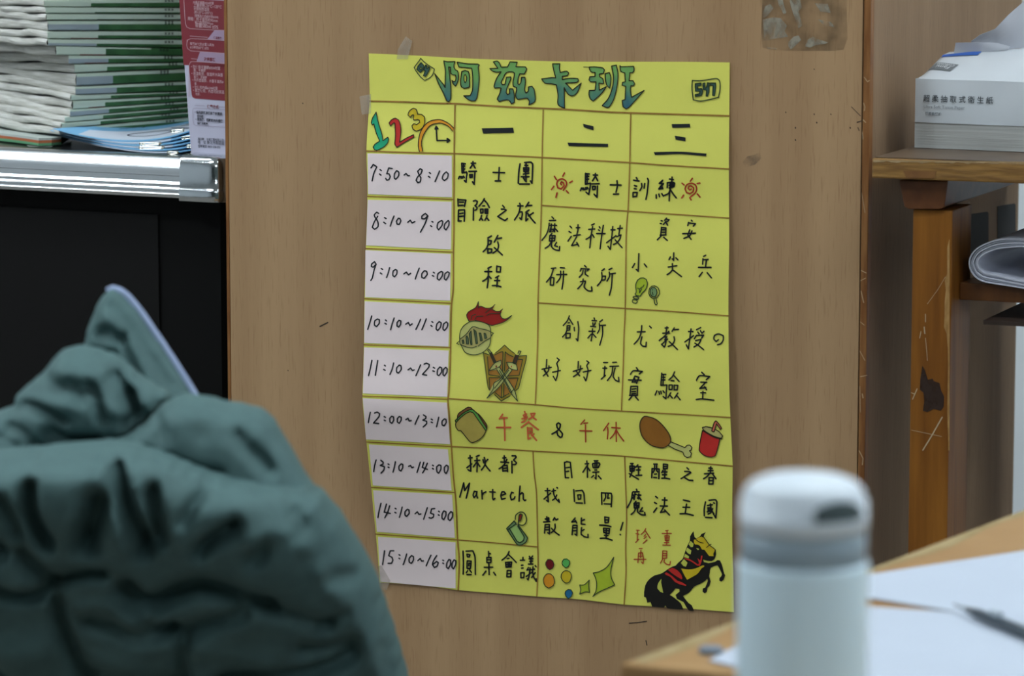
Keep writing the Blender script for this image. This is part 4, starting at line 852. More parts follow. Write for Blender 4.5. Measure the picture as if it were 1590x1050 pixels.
ink('lettering', 830, 750, 10, 'black', 22,
 "200,85 205,180 215,295 185,270;165,122 240,118;148,250 250,160;295,95 300,180 335,250 385,300 375,255;270,130 325,118;345,190 320,240 280,268;345,72 358,80;"
 "608,105 620,290;640,125 740,115 765,160 778,320;670,190 680,258;670,188 720,185 715,250 680,255;645,310 745,315;"
 "1040,150 1045,335;1050,155 1190,162 1200,200 1190,370;1100,165 1105,220 1075,280;1145,165 1135,240 1160,235;1080,325 1185,330;"
 "190,525 195,600;165,560 225,550;215,540 215,600;140,608 235,602;170,565 225,575;165,650 155,780;165,648 230,645 232,795 205,775;175,690 225,688;175,730 225,728;310,540 288,580;310,545 335,575 362,560;318,640 320,700 300,745 258,772;262,705 320,765 382,810;"
 "630,545 578,608 645,600;630,580 655,625;595,660 582,805;595,660 660,660 655,815 625,795;605,700 655,698;600,745 650,742;728,545 725,640 785,645;775,570 725,590;730,695 725,800 770,835 832,848 830,800;770,725 725,750;"
 "1090,530 1095,620;1090,530 1155,540 1145,615 1095,620;1100,575 1150,575;1010,655 1100,660 1185,680;1070,705 1075,770;1070,705 1165,710 1155,790 1080,770;1075,738 1155,745;1115,710 1110,860;1085,815 1140,818;1020,860 1110,860 1205,890;"
 "1372,615 1335,735;1328,800 1335,808")
draw('planet_drawing', 830, 845, 10,
 [('maroon', "175,285 205,240 250,240 285,265 303,320 275,380 235,400 195,370 172,320"), ('spring_green', "430,270 455,235 500,230 540,260 545,310 520,355 480,368 440,335"),
  ('orange', "145,520 190,465 250,465 290,500 308,570 295,640 220,685 165,650 138,580"), ('gold', "415,470 450,425 510,415 560,450 570,510 540,590 480,605 435,570 410,520"),
  ('sea_blue', "480,735 520,705 565,710 592,760 570,815 525,850 485,810 472,770")],
 'dark_green', 12, "175,285 205,240 250,240 285,265 303,320 275,380 235,400 195,370 172,320 175,285;430,270 455,235 500,230 540,260 545,310 520,355 480,368 440,335 425,300 430,270;145,520 190,465 250,465 290,500 308,570 295,640 220,685 165,650 138,580 145,520;415,470 450,425 510,415 560,450 570,510 540,590 480,605 435,570 410,520 415,470;480,735 520,705 565,710 592,760 570,815 525,850 485,810 472,770 480,735")
draw('star_drawing', 830, 845, 10,
 [('lime', "910,450 1000,430 1120,360 1230,205 1185,400 1190,520 1245,635 1120,690 1000,745 905,815 950,740 965,620 945,520"), ('lime', "700,635 770,635 850,560 842,660 855,750 790,742 700,780 718,710")],
 'dark_green', 13, "910,450 1000,430 1120,360 1230,205 1185,400 1190,520 1245,635 1120,690 1000,745 905,815 950,740 965,620 945,520 910,450;700,635 770,635 850,560 842,660 855,750 790,742 700,780 718,710 700,635")
ink('lettering', 965, 705, 10, 'black', 23,
 "140,150 180,150;130,190 135,270;130,188 200,190 195,265 135,268;165,160 165,270 130,360;135,228 195,228;120,305 190,350 265,395;165,195 162,265;255,170 220,210;225,195 300,200;230,250 290,250;265,200 265,330;225,335 315,332;"
 "500,158 555,158;475,230 470,370;475,228 585,235 580,385;515,175 510,250 490,290;545,180 545,250 560,280;515,315 545,312;500,365 545,368;650,160 650,230;650,158 715,165 710,228 650,232;655,195 710,195;645,255 625,290;640,280 705,280;635,325 700,325;675,250 670,370;625,378 690,378 748,390;"
 "1015,215 1042,240;980,272 1060,275 1075,290 925,385;970,360 1050,410 1108,412;"
 "1385,200 1380,300;1355,220 1410,225;1345,262 1420,260;1290,308 1430,300;1370,300 1330,350 1275,385;1410,305 1465,385;1360,370 1355,465;1360,368 1425,370 1420,468 1355,468;1365,415 1420,415;"
 "232,548 240,570;178,590 275,590;170,600 150,720 90,835;210,610 195,710;185,640 230,630;195,650 180,690;270,620 265,700;250,640 300,640;270,650 250,690;280,680 305,715;225,735 200,770;195,765 200,840;195,765 275,760 270,835 200,840;235,765 232,840;200,800 272,798;205,780 265,830;220,845 200,895 150,940;250,845 250,900 310,945 368,950 360,910;325,835 285,895 335,890;"
 "530,660 560,685;512,755 545,772;548,840 500,905;672,680 665,800;632,715 708,718;600,808 712,810;660,815 605,910 680,895;670,870 745,950;"
 "960,715 1060,738;955,828 1060,830;1010,780 990,920;910,930 1010,930 1115,955;"
 "1305,745 1285,850 1285,960;1360,720 1460,712 1480,740 1475,860 1465,995 1425,930;1305,985 1405,992;1335,800 1410,790;1380,775 1395,870 1435,930;1345,840 1345,875;1340,838 1375,838 1370,875 1345,878;1330,900 1400,885;1415,850 1380,920 1345,935;1430,760 1445,768")
ink('lettering', 965, 800, 10, 'red', 15,
 "232,235 278,238;225,290 270,298;248,250 245,390;220,425 268,375;378,210 350,260 305,300;365,235 400,290 445,360;350,330 375,305;350,365 385,335;395,385 335,440;"
 "685,245 725,238;630,285 775,285;672,320 680,395;672,320 742,325 735,392 680,395;680,355 738,355;708,250 700,465;665,430 735,425;640,465 760,468;"
 "275,520 322,520;300,550 298,660;265,590 255,740;265,590 325,585 340,680 335,755 310,730;275,640 320,640;195,688 380,688;"
 "640,555 635,670;640,555 705,560 698,668 635,672;650,595 695,595;645,630 695,630;640,680 605,745;665,690 660,730 700,765 750,775 760,720")
draw('horse_drawing', 965, 800, 10,
 [('ink_black', "1118,250 1065,330 1060,400 1030,460 990,560 958,660 945,685 880,740 840,785 790,800 720,840 650,890 600,915 520,935 450,980 395,1040 370,1090 350,1200 350,1270 378,1280 400,1360 450,1350 475,1422 660,1438 680,1405 710,1448 960,1468 920,1370 800,1270 750,1240 800,1190 840,1140 900,1150 900,1190 840,1240 860,1300 960,1350 1000,1420 1045,1482 1125,1488 1090,1400 1040,1365 1010,1330 955,1255 1050,1205 1130,1110 1220,1070 1300,1020 1330,990 1340,1020 1310,1100 1300,1125 1262,1140 1258,1190 1290,1215 1325,1190 1335,1130 1365,1100 1385,1030 1360,950 1370,900 1390,815 1490,780 1510,810 1560,920 1550,950 1520,980 1520,1020 1550,1035 1585,1005 1612,935 1595,910 1560,770 1530,705 1490,700 1450,725 1350,745 1280,730 1265,690 1330,710 1400,715 1440,690 1470,610 1465,540 1440,515 1390,490 1320,400 1275,340 1310,265 1240,295 1220,330 1160,365 1135,340"),
  ('paper', "620,990 570,1060 558,1140 600,1190 648,1210 630,1120 615,1050"),
  ('paper', "1070,400 1120,445 1110,495 1080,500 1042,455"), ('paper', "1020,505 1085,550 1072,612 1030,592 1000,555"), ('paper', "988,602 1050,642 1042,675 970,652"), ('paper', "970,682 1025,740 1000,802 960,790 922,745"), ('paper', "1158,512 1200,520 1205,540 1180,540"),
  ('gold', "1160,370 1240,335 1290,360 1370,475 1440,520 1450,550 1425,600 1430,640 1360,635 1320,580 1290,540 1250,535 1220,480 1190,460 1140,455 1125,425 1125,385"),
  ('gold', "925,830 1040,845 1150,830 1250,785 1280,780 1285,800 1240,830 1200,890 1170,920 1020,1005 985,950"),
  ('scarlet', "965,665 1060,685 1120,720 1190,770 1180,790 1080,720 990,685"), ('scarlet', "1180,670 1225,705 1235,630 1258,630 1240,730 1215,795 1180,780 1205,745"),
  ('scarlet', "720,850 790,820 870,860 930,930 945,980 935,1000 820,930"), ('scarlet', "670,905 700,890 790,950 870,1020 940,1045 1005,1085 1000,1100 900,1075 830,1040 760,960 690,930")],
 'ink_black', 12, "1270,435 1200,415 1140,365;1320,505 1365,465 1390,455;1275,340 1370,470 1440,520")
TITLE = [
 "50,345 190,520 210,560 215,300 190,145 240,158 365,155 350,200 350,250 375,290 405,300 418,360 415,440 395,500 370,540 330,490 320,450 345,470 370,460 382,400 370,365 330,362 300,340 295,245 265,240 285,400 300,560 298,740 270,780 240,770 180,640 110,500",
 "400,165 560,190 720,195 742,210 725,240 740,400 730,560 705,720 680,765 630,768 560,740 500,688 600,685 635,600 640,420 625,260 425,240",
 "470,310 520,295 570,310 588,380 590,550 510,572 465,550 450,480",
 "960,160 1020,148 1050,170 1080,240 1180,240 1220,160 1330,165 1310,235 1460,240 1480,270 1440,350 1370,345 1345,420 1340,500 1360,515 1385,490 1395,400 1450,400 1458,480 1445,600 1465,645 1500,620 1505,550 1560,540 1590,580 1605,660 1605,775 1510,830 1520,770 1490,725 1400,735 1340,745 1305,690 1320,600 1320,560 1270,540 1265,470 1290,340 1270,320 1165,325 1110,420 1080,480 1100,515 1140,510 1165,400 1230,395 1235,420 1175,560 1160,640 1180,670 1215,650 1210,580 1265,580 1285,680 1285,790 1240,812 1200,755 1130,755 1050,778 1020,740 1060,650 1080,570 1050,560 985,570 970,540 1010,420 1080,315 1000,320 940,300 905,265 1030,260",
 "1880,190 1995,190 1985,250 2000,325 2100,305 2130,330 2115,372 2030,385 2030,435 2140,415 2270,420 2285,450 2260,478 2080,490 2190,600 2325,490 2260,640 2180,690 2110,650 2060,560 2065,880 1965,825 1965,680 1940,520 1870,500 1760,490 1710,425 1870,405 1930,410 1900,300",
 "2450,240 2540,238 2660,255 2685,285 2670,340 2605,350 2610,390 2660,420 2670,500 2600,490 2605,600 2715,545 2640,650 2510,770 2470,740 2445,670 2450,605 2540,600 2555,470 2470,470 2445,440 2460,390 2540,385 2540,325 2480,320 2455,280",
 "2695,345 2760,325 2785,400 2780,500 2765,570 2720,520 2700,430",
 "2795,225 2870,210 2895,350 2880,540 2830,740 2760,860 2720,870 2650,840 2750,720 2810,550 2825,400",
 "2925,220 2940,235 3140,230 3145,300 3120,330 3080,330 3070,455 3130,455 3155,500 3135,530 3095,530 3090,600 3105,710 3300,605 3200,720 3060,870 3020,890 2975,860 2960,760 3005,745 3015,540 2960,525 2965,480 3010,470 3000,330 2940,310"]
TITLE_HOLES = ["510,365 530,360 548,410 540,460 520,485 505,450 503,400"]
TITLE_STROKES = ["2360,240 2450,242"]
draw('badge_drawing', 600, 75, 13.13,
 [('slate_teal', "705,290 760,345 745,440 690,495 620,430 640,370"), ('paper', "695,375 725,400 705,440 680,420"), ('slate_teal', "770,395 800,340 830,360 815,410 850,400 855,370 890,395 860,470 800,575 755,560 790,460 760,440")],
 'dark_green', 19, "565,390 640,290 700,205 760,270 850,340 975,420 960,500 900,590 780,655 700,590 600,460 565,390;705,290 760,345 745,440 690,495 620,430 640,370 705,290;695,375 725,400 705,440 680,420 695,375;770,395 800,340 830,360 815,410 850,400 855,370 890,395 860,470 800,575 755,560 790,460 760,440 770,395")
draw('badge_drawing', 980, 80, 10,
 [('slate_teal', "995,500 1085,490 1085,525 1030,535 1030,580 1090,575 1110,610 1095,680 1000,700 995,670 1060,655 1070,615 1000,615"), ('slate_teal', "1115,495 1145,490 1145,570 1170,560 1185,485 1210,490 1205,640 1185,695 1165,690 1170,600 1120,590"), ('slate_teal', "1225,490 1310,490 1312,560 1295,685 1265,680 1275,530 1230,525")],
 'dark_green', 17, "950,450 1060,455 1180,440 1330,420 1375,465 1380,580 1355,715;950,450 945,580 965,750 1080,770 1220,745 1360,710;995,500 1085,490 1085,525 1030,535 1030,580 1090,575 1110,610 1095,680 1000,700 995,670 1060,655 1070,615 1000,615 995,500;1115,495 1145,490 1145,570 1170,560 1185,485 1210,490 1205,640 1185,695 1165,690 1170,600 1120,590 1115,495;1225,490 1310,490 1312,560 1295,685 1265,680 1275,530 1230,525 1225,490")
draw('number_drawing', 560, 155, 10,
 [('jade', "240,192 265,320 330,540 345,635 420,580 435,605 425,660 360,730 250,785 215,775 192,735 220,690 295,640 240,510 205,375 180,392 165,360 180,290"),
  ('scarlet', "440,360 480,310 540,285 585,310 610,370 625,480 605,660 700,600 820,540 828,580 700,650 560,738 530,690 540,560 530,360 510,360 465,408"),
  ('gold', "735,235 760,170 820,130 860,145 885,225 950,228 990,265 995,340 970,420 920,465 860,485 815,460 797,400 825,370 870,385 915,350 910,315 880,305 825,315 815,280 825,235 800,235 770,275"),
  ('orange', "912,805 895,720 910,560 960,440 1060,340 1200,305 1300,330 1390,385 1445,440 1430,490 1360,410 1260,365 1200,362 1080,400 1000,500 955,600 945,700 965,800")],
 'ink_brown', 13, "240,192 265,320 330,540 345,635 420,580 435,605 425,660 360,730 250,785 215,775 192,735 220,690 295,640 240,510 205,375 180,392 165,360 180,290 240,192;440,360 480,310 540,285 585,310 610,370 625,480 605,660 700,600 820,540 828,580 700,650 560,738 530,690 540,560 530,360 510,360 465,408 440,360;735,235 760,170 820,130 860,145 885,225 950,228 990,265 995,340 970,420 920,465 860,485 815,460 797,400 825,370 870,385 915,350 910,315 880,305 825,315 815,280 825,235 800,235 770,275 735,235;912,805 895,720 910,560 960,440 1060,340 1200,305 1300,330 1390,385 1445,440;1430,490 1360,410 1260,365 1200,362 1080,400 1000,500 955,600 945,700 965,800")
ink('clock_hands_drawing', 560, 155, 10, 'black', 22,
 "1172,410 1185,632 1385,630;1155,455 1172,410 1200,450 1155,455;1345,600 1385,630 1345,660 1345,600;1165,430 1190,440;1350,615 1370,630")
BARS = ['996,685 1255,680 1262,722 1008,728']   # in the title tile of scale 5.3 at 560,70
BARS2 = ['345,595 432,615 432,648 352,622', '218,750 552,760 552,785 228,778', '1075,598 1225,595 1228,625 1080,628', '1100,692 1190,708 1190,740 1108,725', '928,828 1150,825 1362,840 1360,862 1150,845 938,852']  # at 840,80
# pasted time strips: paper corners in photo pixels, tile, strokes
TIMES = [
 ("570.7,238.3 701.5,241.8 701.8,306.5 571.5,301.5", 560, 235, "160,258 195,205 250,240 205,340 178,460;300,285 322,300;292,352 315,370;490,268 435,260 405,350 440,350 460,395 440,440 405,448 388,420;560,300 525,350 525,420 545,435 590,380 590,320 560,300;675,368 705,345 735,380 758,378;955,290 925,270 885,310 905,360 935,410 925,475 885,485 862,450 890,390 935,350 955,290;1065,330 1085,345;1050,388 1075,405;1225,305 1190,390 1155,470;1330,320 1285,360 1268,425 1300,455 1345,420 1360,350 1330,320"),
 ("571,310.3 701.3,313.3 700.3,387.5 568.5,381", 560, 310, "280,215 250,195 210,240 225,280 265,340 270,420 215,460 180,430 215,340 265,260;370,280 395,295;358,352 388,375;518,255 485,335 460,412;585,290 555,335 565,380 600,385 625,330 610,295 585,290;732,352 770,320 800,365 842,340;1045,255 1005,215 950,255 950,295 990,300 1040,255 1000,370 928,505;1105,338 1122,350;1085,405 1105,420;1260,325 1200,360 1188,440 1210,470 1265,400 1275,345 1260,325;1360,325 1305,380 1300,450 1325,470 1370,400 1375,345 1360,325"),
 ("567.5,388.5 700,394.5 699,467 567,461.5", 560, 385, "240,255 215,215 170,250 165,290 195,300 240,255 210,340 180,470 158,505;318,320 340,335;305,390 328,405;450,308 425,400 402,462;540,335 505,360 500,430 525,450 560,410 565,350 540,335;670,405 710,375 740,418 775,395;910,315 880,390 848,485;990,355 950,400 950,460 985,470 1035,410 1025,365 990,355;1128,378 1145,390;1112,430 1135,440;1255,365 1200,400 1190,480 1220,500 1265,440 1275,380 1255,365;1350,370 1310,400 1300,480 1325,500 1365,440 1378,390 1350,370"),
 ("566.3,468 698.5,474.3 696.3,538.5 565.5,532.5", 560, 465, "172,258 140,370 110,465;260,305 220,330 215,400 245,422 290,370 290,315 260,305;385,320 402,335;375,370 400,385;520,290 490,380 465,470;595,325 565,360 565,415 590,430 620,390 625,335 595,325;700,385 740,358 765,405 800,380;930,308 895,390 858,465;1018,302 985,390 950,470;1105,345 1122,358;1090,405 1110,420;1220,345 1185,380 1172,460 1195,485 1240,430 1250,365 1220,345;1330,350 1290,380 1278,460 1300,485 1345,430 1352,370 1330,350"),
 ("565.3,539.5 696.7,544.5 694.5,616.5 563.5,611", 560, 535, "175,245 150,370 122,485;265,248 245,370 228,480;370,322 385,335;358,388 380,402;512,288 490,380 455,465;600,320 560,360 560,430 585,445 630,390 625,330 600,320;735,395 775,365 805,405 832,395;930,318 895,400 858,485;985,305 1020,290 1065,310 1060,350 960,465 1025,478;1128,355 1150,370;1120,410 1145,420;1230,350 1195,390 1190,470 1215,485 1255,430 1258,365 1230,350;1320,355 1285,390 1280,470 1300,490 1340,430 1345,380 1320,355"),
 ("563.3,618.5 694,625.5 699,690 568.3,682.5", 560, 610, "150,305 130,400 120,465;215,315 255,300 295,325 285,370 200,470 280,478;365,370 385,382;365,425 385,435;480,365 450,400 455,455 485,475 515,425 510,375 480,365;600,370 570,400 570,455 600,475 630,425 630,380 600,370;702,418 735,395 755,440 785,430;905,355 870,430 845,490;975,345 1015,370 1010,400 965,425 1025,445 1025,480 970,530;1095,410 1115,422;1095,455 1115,465;1212,380 1195,460 1178,530;1300,405 1265,440 1265,500 1295,515 1330,460 1325,415 1300,405"),
 ("572.8,690.3 695.5,698 701.3,762 579,754", 565, 685, "190,295 165,390 152,475;262,300 300,330 295,360 255,378 320,400 310,450 265,498;375,355 390,365;375,405 390,412;490,322 470,420 452,485;580,355 545,390 550,450 575,465 605,410 605,365 580,355;695,392 725,380 745,415 770,405;875,328 850,410 825,488;930,330 905,410 985,440;985,345 950,430 912,495;1065,375 1080,385;1065,425 1080,435;1165,370 1130,400 1135,480 1160,500 1195,440 1195,380 1165,370;1280,375 1250,410 1255,485 1275,505 1305,450 1308,390 1280,375"),
 ("579.5,761.5 702,768.5 706.3,835.5 585.3,826", 565, 755, "265,268 235,390 218,490;350,280 315,405 410,425;400,305 375,390 325,492;485,345 500,355;480,408 500,418;595,325 575,410 552,485;675,360 640,395 640,455 665,470 705,420 700,370 675,360;795,430 830,400 855,440 885,432;985,335 955,430 928,515;1100,348 1050,355 1035,420 1085,440 1080,480 1045,500 1012,490;1160,390 1172,400;1155,445 1170,455;1240,385 1215,430 1215,505 1240,520 1275,455 1275,400 1240,385;1350,395 1315,440 1310,515 1335,535 1375,480 1375,410 1350,395"),
 ("586.8,833.5 707.3,842.5 707.5,914 590.3,903.5", 565, 830, "320,255 305,370 290,470;465,255 410,255 385,330 435,355 450,400 430,450 375,450;545,315 560,325;545,370 558,380;665,305 640,390 612,470;740,330 705,370 705,430 735,452 770,400 770,345 740,330;838,408 875,375 895,415 925,410;1040,325 1000,410 968,488;1130,330 1085,400 1065,470 1095,515 1140,490 1155,440 1130,420 1080,460;1225,400 1238,408;1225,445 1238,455;1320,390 1290,440 1285,515 1310,530 1345,470 1345,400 1320,390;1400,395 1370,450 1370,515 1390,535 1425,470 1428,410 1400,395")]
# ruled lines in photo pixels: pen width px, points
LINES = [
 (2.6, "574,157 630,158.5 683,160.5 706,161 790,166 880,170 945,174 1000,176 1132,180"),
 (2.2, "569,234.5 640,237 706,238.5 790,242 841.5,244.5 900,248 977,252.5 1030,256.5 1132,262.5"),
 (2.4, "706.5,161 705.5,220 705.3,245 704.8,305 704.8,350 704,400 703.7,450 701,475 700,520 699.3,560 697,610 695.5,622 698,650 701,693 704,740 708,780 710.5,838 713,870 711.5,917"),
 (2, "843.5,171 842.5,210 841.8,245 841,300 840,345 838.5,380 836.5,430 835.5,465 835,520 833.5,570 832,610 831,629"),
 (2, "979.5,176 978.5,215 978,250 975.5,320 972.5,360 971.5,430 970.5,490 969,520 968,560 966,610 965,638"),
 (2, "841,319 975,328 1050,333 1132,338.8"), (2, "836.5,470.5 970,479 1040,483.5 1131,490.5"),
 (1.8, "570.5,305 635,307 704.5,309.8"), (1.8, "568,386 635,388.5 702,391.5"), (1.8, "566,464 635,467.5 700.5,471"), (1.8, "565,535.5 635,538 699,540"),
 (1.8, "563,615 630,617.5 695,620"), (1.8, "569,686.5 635,690 700.5,693.5"), (1.8, "576.5,757 640,761 706,765"), (1.8, "583,829.5 645,834 710,838.5"),
 (2, "695,619 731,621.5 830,628.5 890,634 965,638.5 1055,643.5 1134,648.5"), (2, "700,693.5 770,697 835,701 960,708 1050,716 1137,724"),
 (2, "827.5,700.5 829.5,735 833,765 834,800 835,850 835.5,880 833.5,926"), (2, "970,709 971.5,755 973,800 971.5,850 972,890 969,939"),
 (1.8, "710.5,838.5 760,842.5 835,849.5")]
# outline of the poster sheet in photo pixels: left edge, right edge top to bottom (top and bottom are straight runs between)
LEFT = "572.5,83 573.5,125 573.8,157 571,195 569,234 570,270 570.5,305 569.5,345 568,386 567,425 566,464 565.3,500 565,535 564,580 562.8,615 565,650 569,686 572.5,720 576.5,757 580,795 583.5,829 587,870 589.5,905"
RIGHT = "1133,97 1132.5,150 1132,200 1131.5,262 1131.8,320 1132,380 1131.2,440 1131,490 1131.5,560 1132.5,610 1134,648 1136,690 1137.5,724 1137,780 1137,840 1138.5,900 1139.5,951"
TOP = "572.5,83 640,86 720,90.5 800,93.5 870,95.5 960,96 1050,96 1133,97"
BOTTOM = "589.5,905 650,908.5 712,916.5 780,922 834,926.5 900,931 970,939 1050,944 1139.5,951"
# ------------------------------------------------------------------ padded jacket hung on a chair
JW = hd(90)                                                     # its parts are cushions facing the camera
M_cloth = mat('dark teal nylon', '4E6868', .7, spec=.15, var=.12, scale=(90, 90, 90), bump=.15, bscale=(700, 700, 700), sheen=0)
def cushion(name, outline, depth, T, Rr, creases, ridges=(), step=9, lean=0, back=1.0, m=M_cloth, parent=None, lump=0, tf=None, deep=1.2):
    poly = smooth_line(parse(outline)[0] + [parse(outline)[0][0]], 8)[:-1]
    vs, fs, dist = tri_fill(poly, step)
    k = depth / FPX
    cl_ = [(smooth_line(parse(s)[0], 6), wd, dp * deep) for s, wd, dp in creases] + [(smooth_line(parse(s)[0], 6), wd, -dp) for s, wd, dp in ridges]
    def h(x, y):
        d = dist(x, y); q = min(1, d / Rr); t = T * math.sqrt(max(0, 1 - (1 - q) ** 2))
        e = min(1, d / 14)
        for pts, wd, dp in cl_:
            b = min((x - a) ** 2 + (y - c) ** 2 for a, c in pts); t -= dp * math.exp(-b / (wd * wd)) * e
        t += lump * e * (math.sin(x * .021 + y * .013) * math.sin(y * .027 - x * .008) + .5 * math.sin(x * .05 + 1.3) * math.sin(y * .043))
        return t
    front, backv = [], []
    for x, y in vs:
        d = dist(x, y); base = at_depth(x, y, depth + lean * min(max(y - 715, 0), 380)); r_ = ray(x, y)
        t = h(x, y)
        if tf: t += tf(x, y) * min(1, d / 20)
        front.append(base - JW * t)
        q = min(1, d / Rr); backv.append(base + JW * (T * back * math.sqrt(max(0, 1 - (1 - q) ** 2))))
    n = len(front)
    edge = set()
    mb = MB(); mb.add(front, fs)
    ob = {}                                                     # boundary points are shared by front and back
    for i, (x, y) in enumerate(vs):
        ob[i] = i if dist(x, y) < .3 else None
    idx = {}
    for i in range(n):
        if ob[i] is not None: idx[i] = i
        else: idx[i] = len(mb.v); mb.v.append(backv[i])
    mb.f += [[idx[i] for i in f[::-1]] for f in fs]; mb.m += [0] * len(fs)
    return obj(name, mb, m, parent, smooth=True, sub=1)
jk = thing('padded_jacket', 'dark teal padded jacket draped over a chair, collar standing up, blurred', 'jacket', at_depth(250, 1240, 2.55))
cushion('collar', "128,560 130,530 136,505 145,482 156,462 168,447 178,447 195,459 215,481 240,517 270,562 297,604 306,622 270,650 200,660 150,610", 2.70, .035, 60,
        [("165,512 178,508 192,516", 10, .010), ("160,540 172,545 182,543", 9, .009), ("196,520 210,550 222,580", 9, .010), ("180,470 205,500 235,545 268,592", 7, .006)],
        [("172,485 195,512 225,560 250,605", 10, .006)], parent=jk, step=8)
cushion('hood', "-40,690 -30,640 0,636 22,626 24,614 40,598 72,570 88,548 101,539 128,536 150,540 178,550 200,566 222,585 246,600 262,606 268,616 252,632 232,652 200,676 160,695 110,715 40,720 -40,720", 2.63, .055, 70,
        [("30,624 60,618 85,624 112,637", 7, .014), ("150,585 165,610 172,635", 8, .013), ("184,575 200,600 215,628", 10, .020), ("208,608 216,632 205,645", 12, .018), ("122,582 138,600 140,603", 9, .008), ("245,618 262,610", 8, .012),
         ("25,652 50,660 70,678 88,690", 9, .012), ("-10,664 20,670 40,676", 8, .010), ("95,658 120,672 150,676", 14, .014), ("80,575 95,588 110,590", 10, .006)],
        [("80,565 120,560 165,568", 14, .008), ("60,605 95,608 130,615", 10, .005), ("150,600 190,620", 6, .004)], parent=jk, step=8)
cushion('yoke', "140,720 150,696 200,672 232,648 246,630 262,619 276,612 300,611 330,616 360,624 384,627 410,636 424,646 436,668 455,698 476,736 493,760 500,800 470,850 300,840 180,790", 2.585, .050, 60,
        [("232,688 270,700 310,716 345,722", 10, .012), ("376,662 392,680 412,700 424,716", 10, .011), ("250,640 258,655 255,670", 12, .010), ("330,640 322,660", 12, .003)],
        [("270,640 300,630 345,636", 16, .006), ("410,650 440,700 465,740", 9, .003)], parent=jk, step=9)
cushion('body', "-60,715 -20,704 0,702 60,697 110,692 160,688 200,692 235,700 262,708 300,722 340,733 380,740 430,748 470,756 497,764 512,780 530,800 546,828 560,848 576,876 590,905 602,940 614,975 625,1012 638,1060 650,1120 662,1190 668,1280 560,1300 300,1305 -60,1300", 2.52, .105, 95,
        [("66,732 72,763 86,785 100,803", 10, .022), ("25,748 40,770 54,795", 9, .014), ("168,752 162,775 158,800", 19, .026), ("192,712 208,738 222,765 238,795 244,815", 11, .026), ("248,742 258,768 266,800", 12, .022), ("334,742 318,752 300,775", 9, .010), ("378,784 350,798 328,815", 10, .018),
         ("-10,790 10,800 30,818", 12, .016), ("60,820 80,840 100,858", 12, .016), ("20,870 55,885 90,880 115,862 150,850 185,848", 9, .016), ("112,890 120,925 140,970 160,1015 178,1060", 9, .016),
         ("215,870 235,890 262,892 320,870 372,880 430,895", 14, .020), ("470,800 480,790 465,775", 10, .006), ("425,814 418,825 405,830", 10, .010), ("250,925 300,935 345,925 390,910", 12, .014),
         ("305,950 300,980 310,1020", 9, .012), ("360,1010 420,1003 480,998 520,990 556,978", 9, .014), ("480,965 520,965 555,962", 12, .012), ("525,862 545,868 560,872", 10, .008), ("505,935 530,920 545,915", 8, .006),
         ("10,985 40,1010 80,1020 115,1035", 9, .012), ("600,975 606,1000 615,1030", 8, .008), ("160,920 200,930 240,945 285,935", 10, .010), ("170,1000 230,1020 290,1010", 12, .010), ("445,905 480,915 520,930", 11, .010)],
        [("150,895 190,895 230,918 270,922", 9, .010), ("0,950 40,965 90,962", 24, .014), ("0,850 40,862 80,858", 9, .008), ("510,850 545,900 575,950 600,1010 615,1060", 16, .010), ("225,730 250,775 275,815", 5, .006), ("190,735 205,780 215,810", 5, .005),
         ("320,960 370,970 430,980", 14, .008), ("180,975 230,985", 14, .007), ("30,735 45,748", 6, .004), ("400,800 440,790 490,815", 10, .006)], parent=jk, step=9, lump=.005, lean=.0008, deep=1.9)
# pale zip tape along the free edge of the collar
tp_ = smooth_line([(167, 453), (175, 449), (185, 452), (197, 461), (215, 482), (240, 518), (270, 563), (297, 606), (304, 617)], 6)
mb = MB()
mb.tube([at_depth(x, y, 2.70) for x, y in tp_], .0030, 10)
obj('zip_tape', mb, mat('pale lilac zip tape', '93A3C4', .5), jk, smooth=True)
# the chair it hangs on (all of it behind or below the jacket)
chc = Vector((-.33, 2.76, 0))
ch = thing('wooden_chair', 'wooden chair carrying the dark teal padded jacket', 'chair', chc)
M_chair = mat('chair wood', '8A6A44', .45, c2='74552F', scale=(40, 40, 6))
obj('seat', MB().box(chc + Vector((-.15, .035, .42)), (.30, 0, 0), (0, .32, 0), (0, 0, .025)), M_chair, ch, bevel=.004)
obj('backrest', MB().box(chc + Vector((-.12, .005, .6)), (.24, 0, 0), (0, .016, 0), (0, 0, .11)), M_chair, ch, bevel=.003)
for x in (-.146, .122): obj('leg', MB().box(chc + Vector((x, 0, 0)), (.024, 0, 0), (0, .026, 0), (0, 0, .725)), M_chair, ch, bevel=.003)
for x in (-.146, .122): obj('leg', MB().box(chc + Vector((x, .32, 0)), (.024, 0, 0), (0, .026, 0), (0, 0, .4195)), M_chair, ch, bevel=.003)
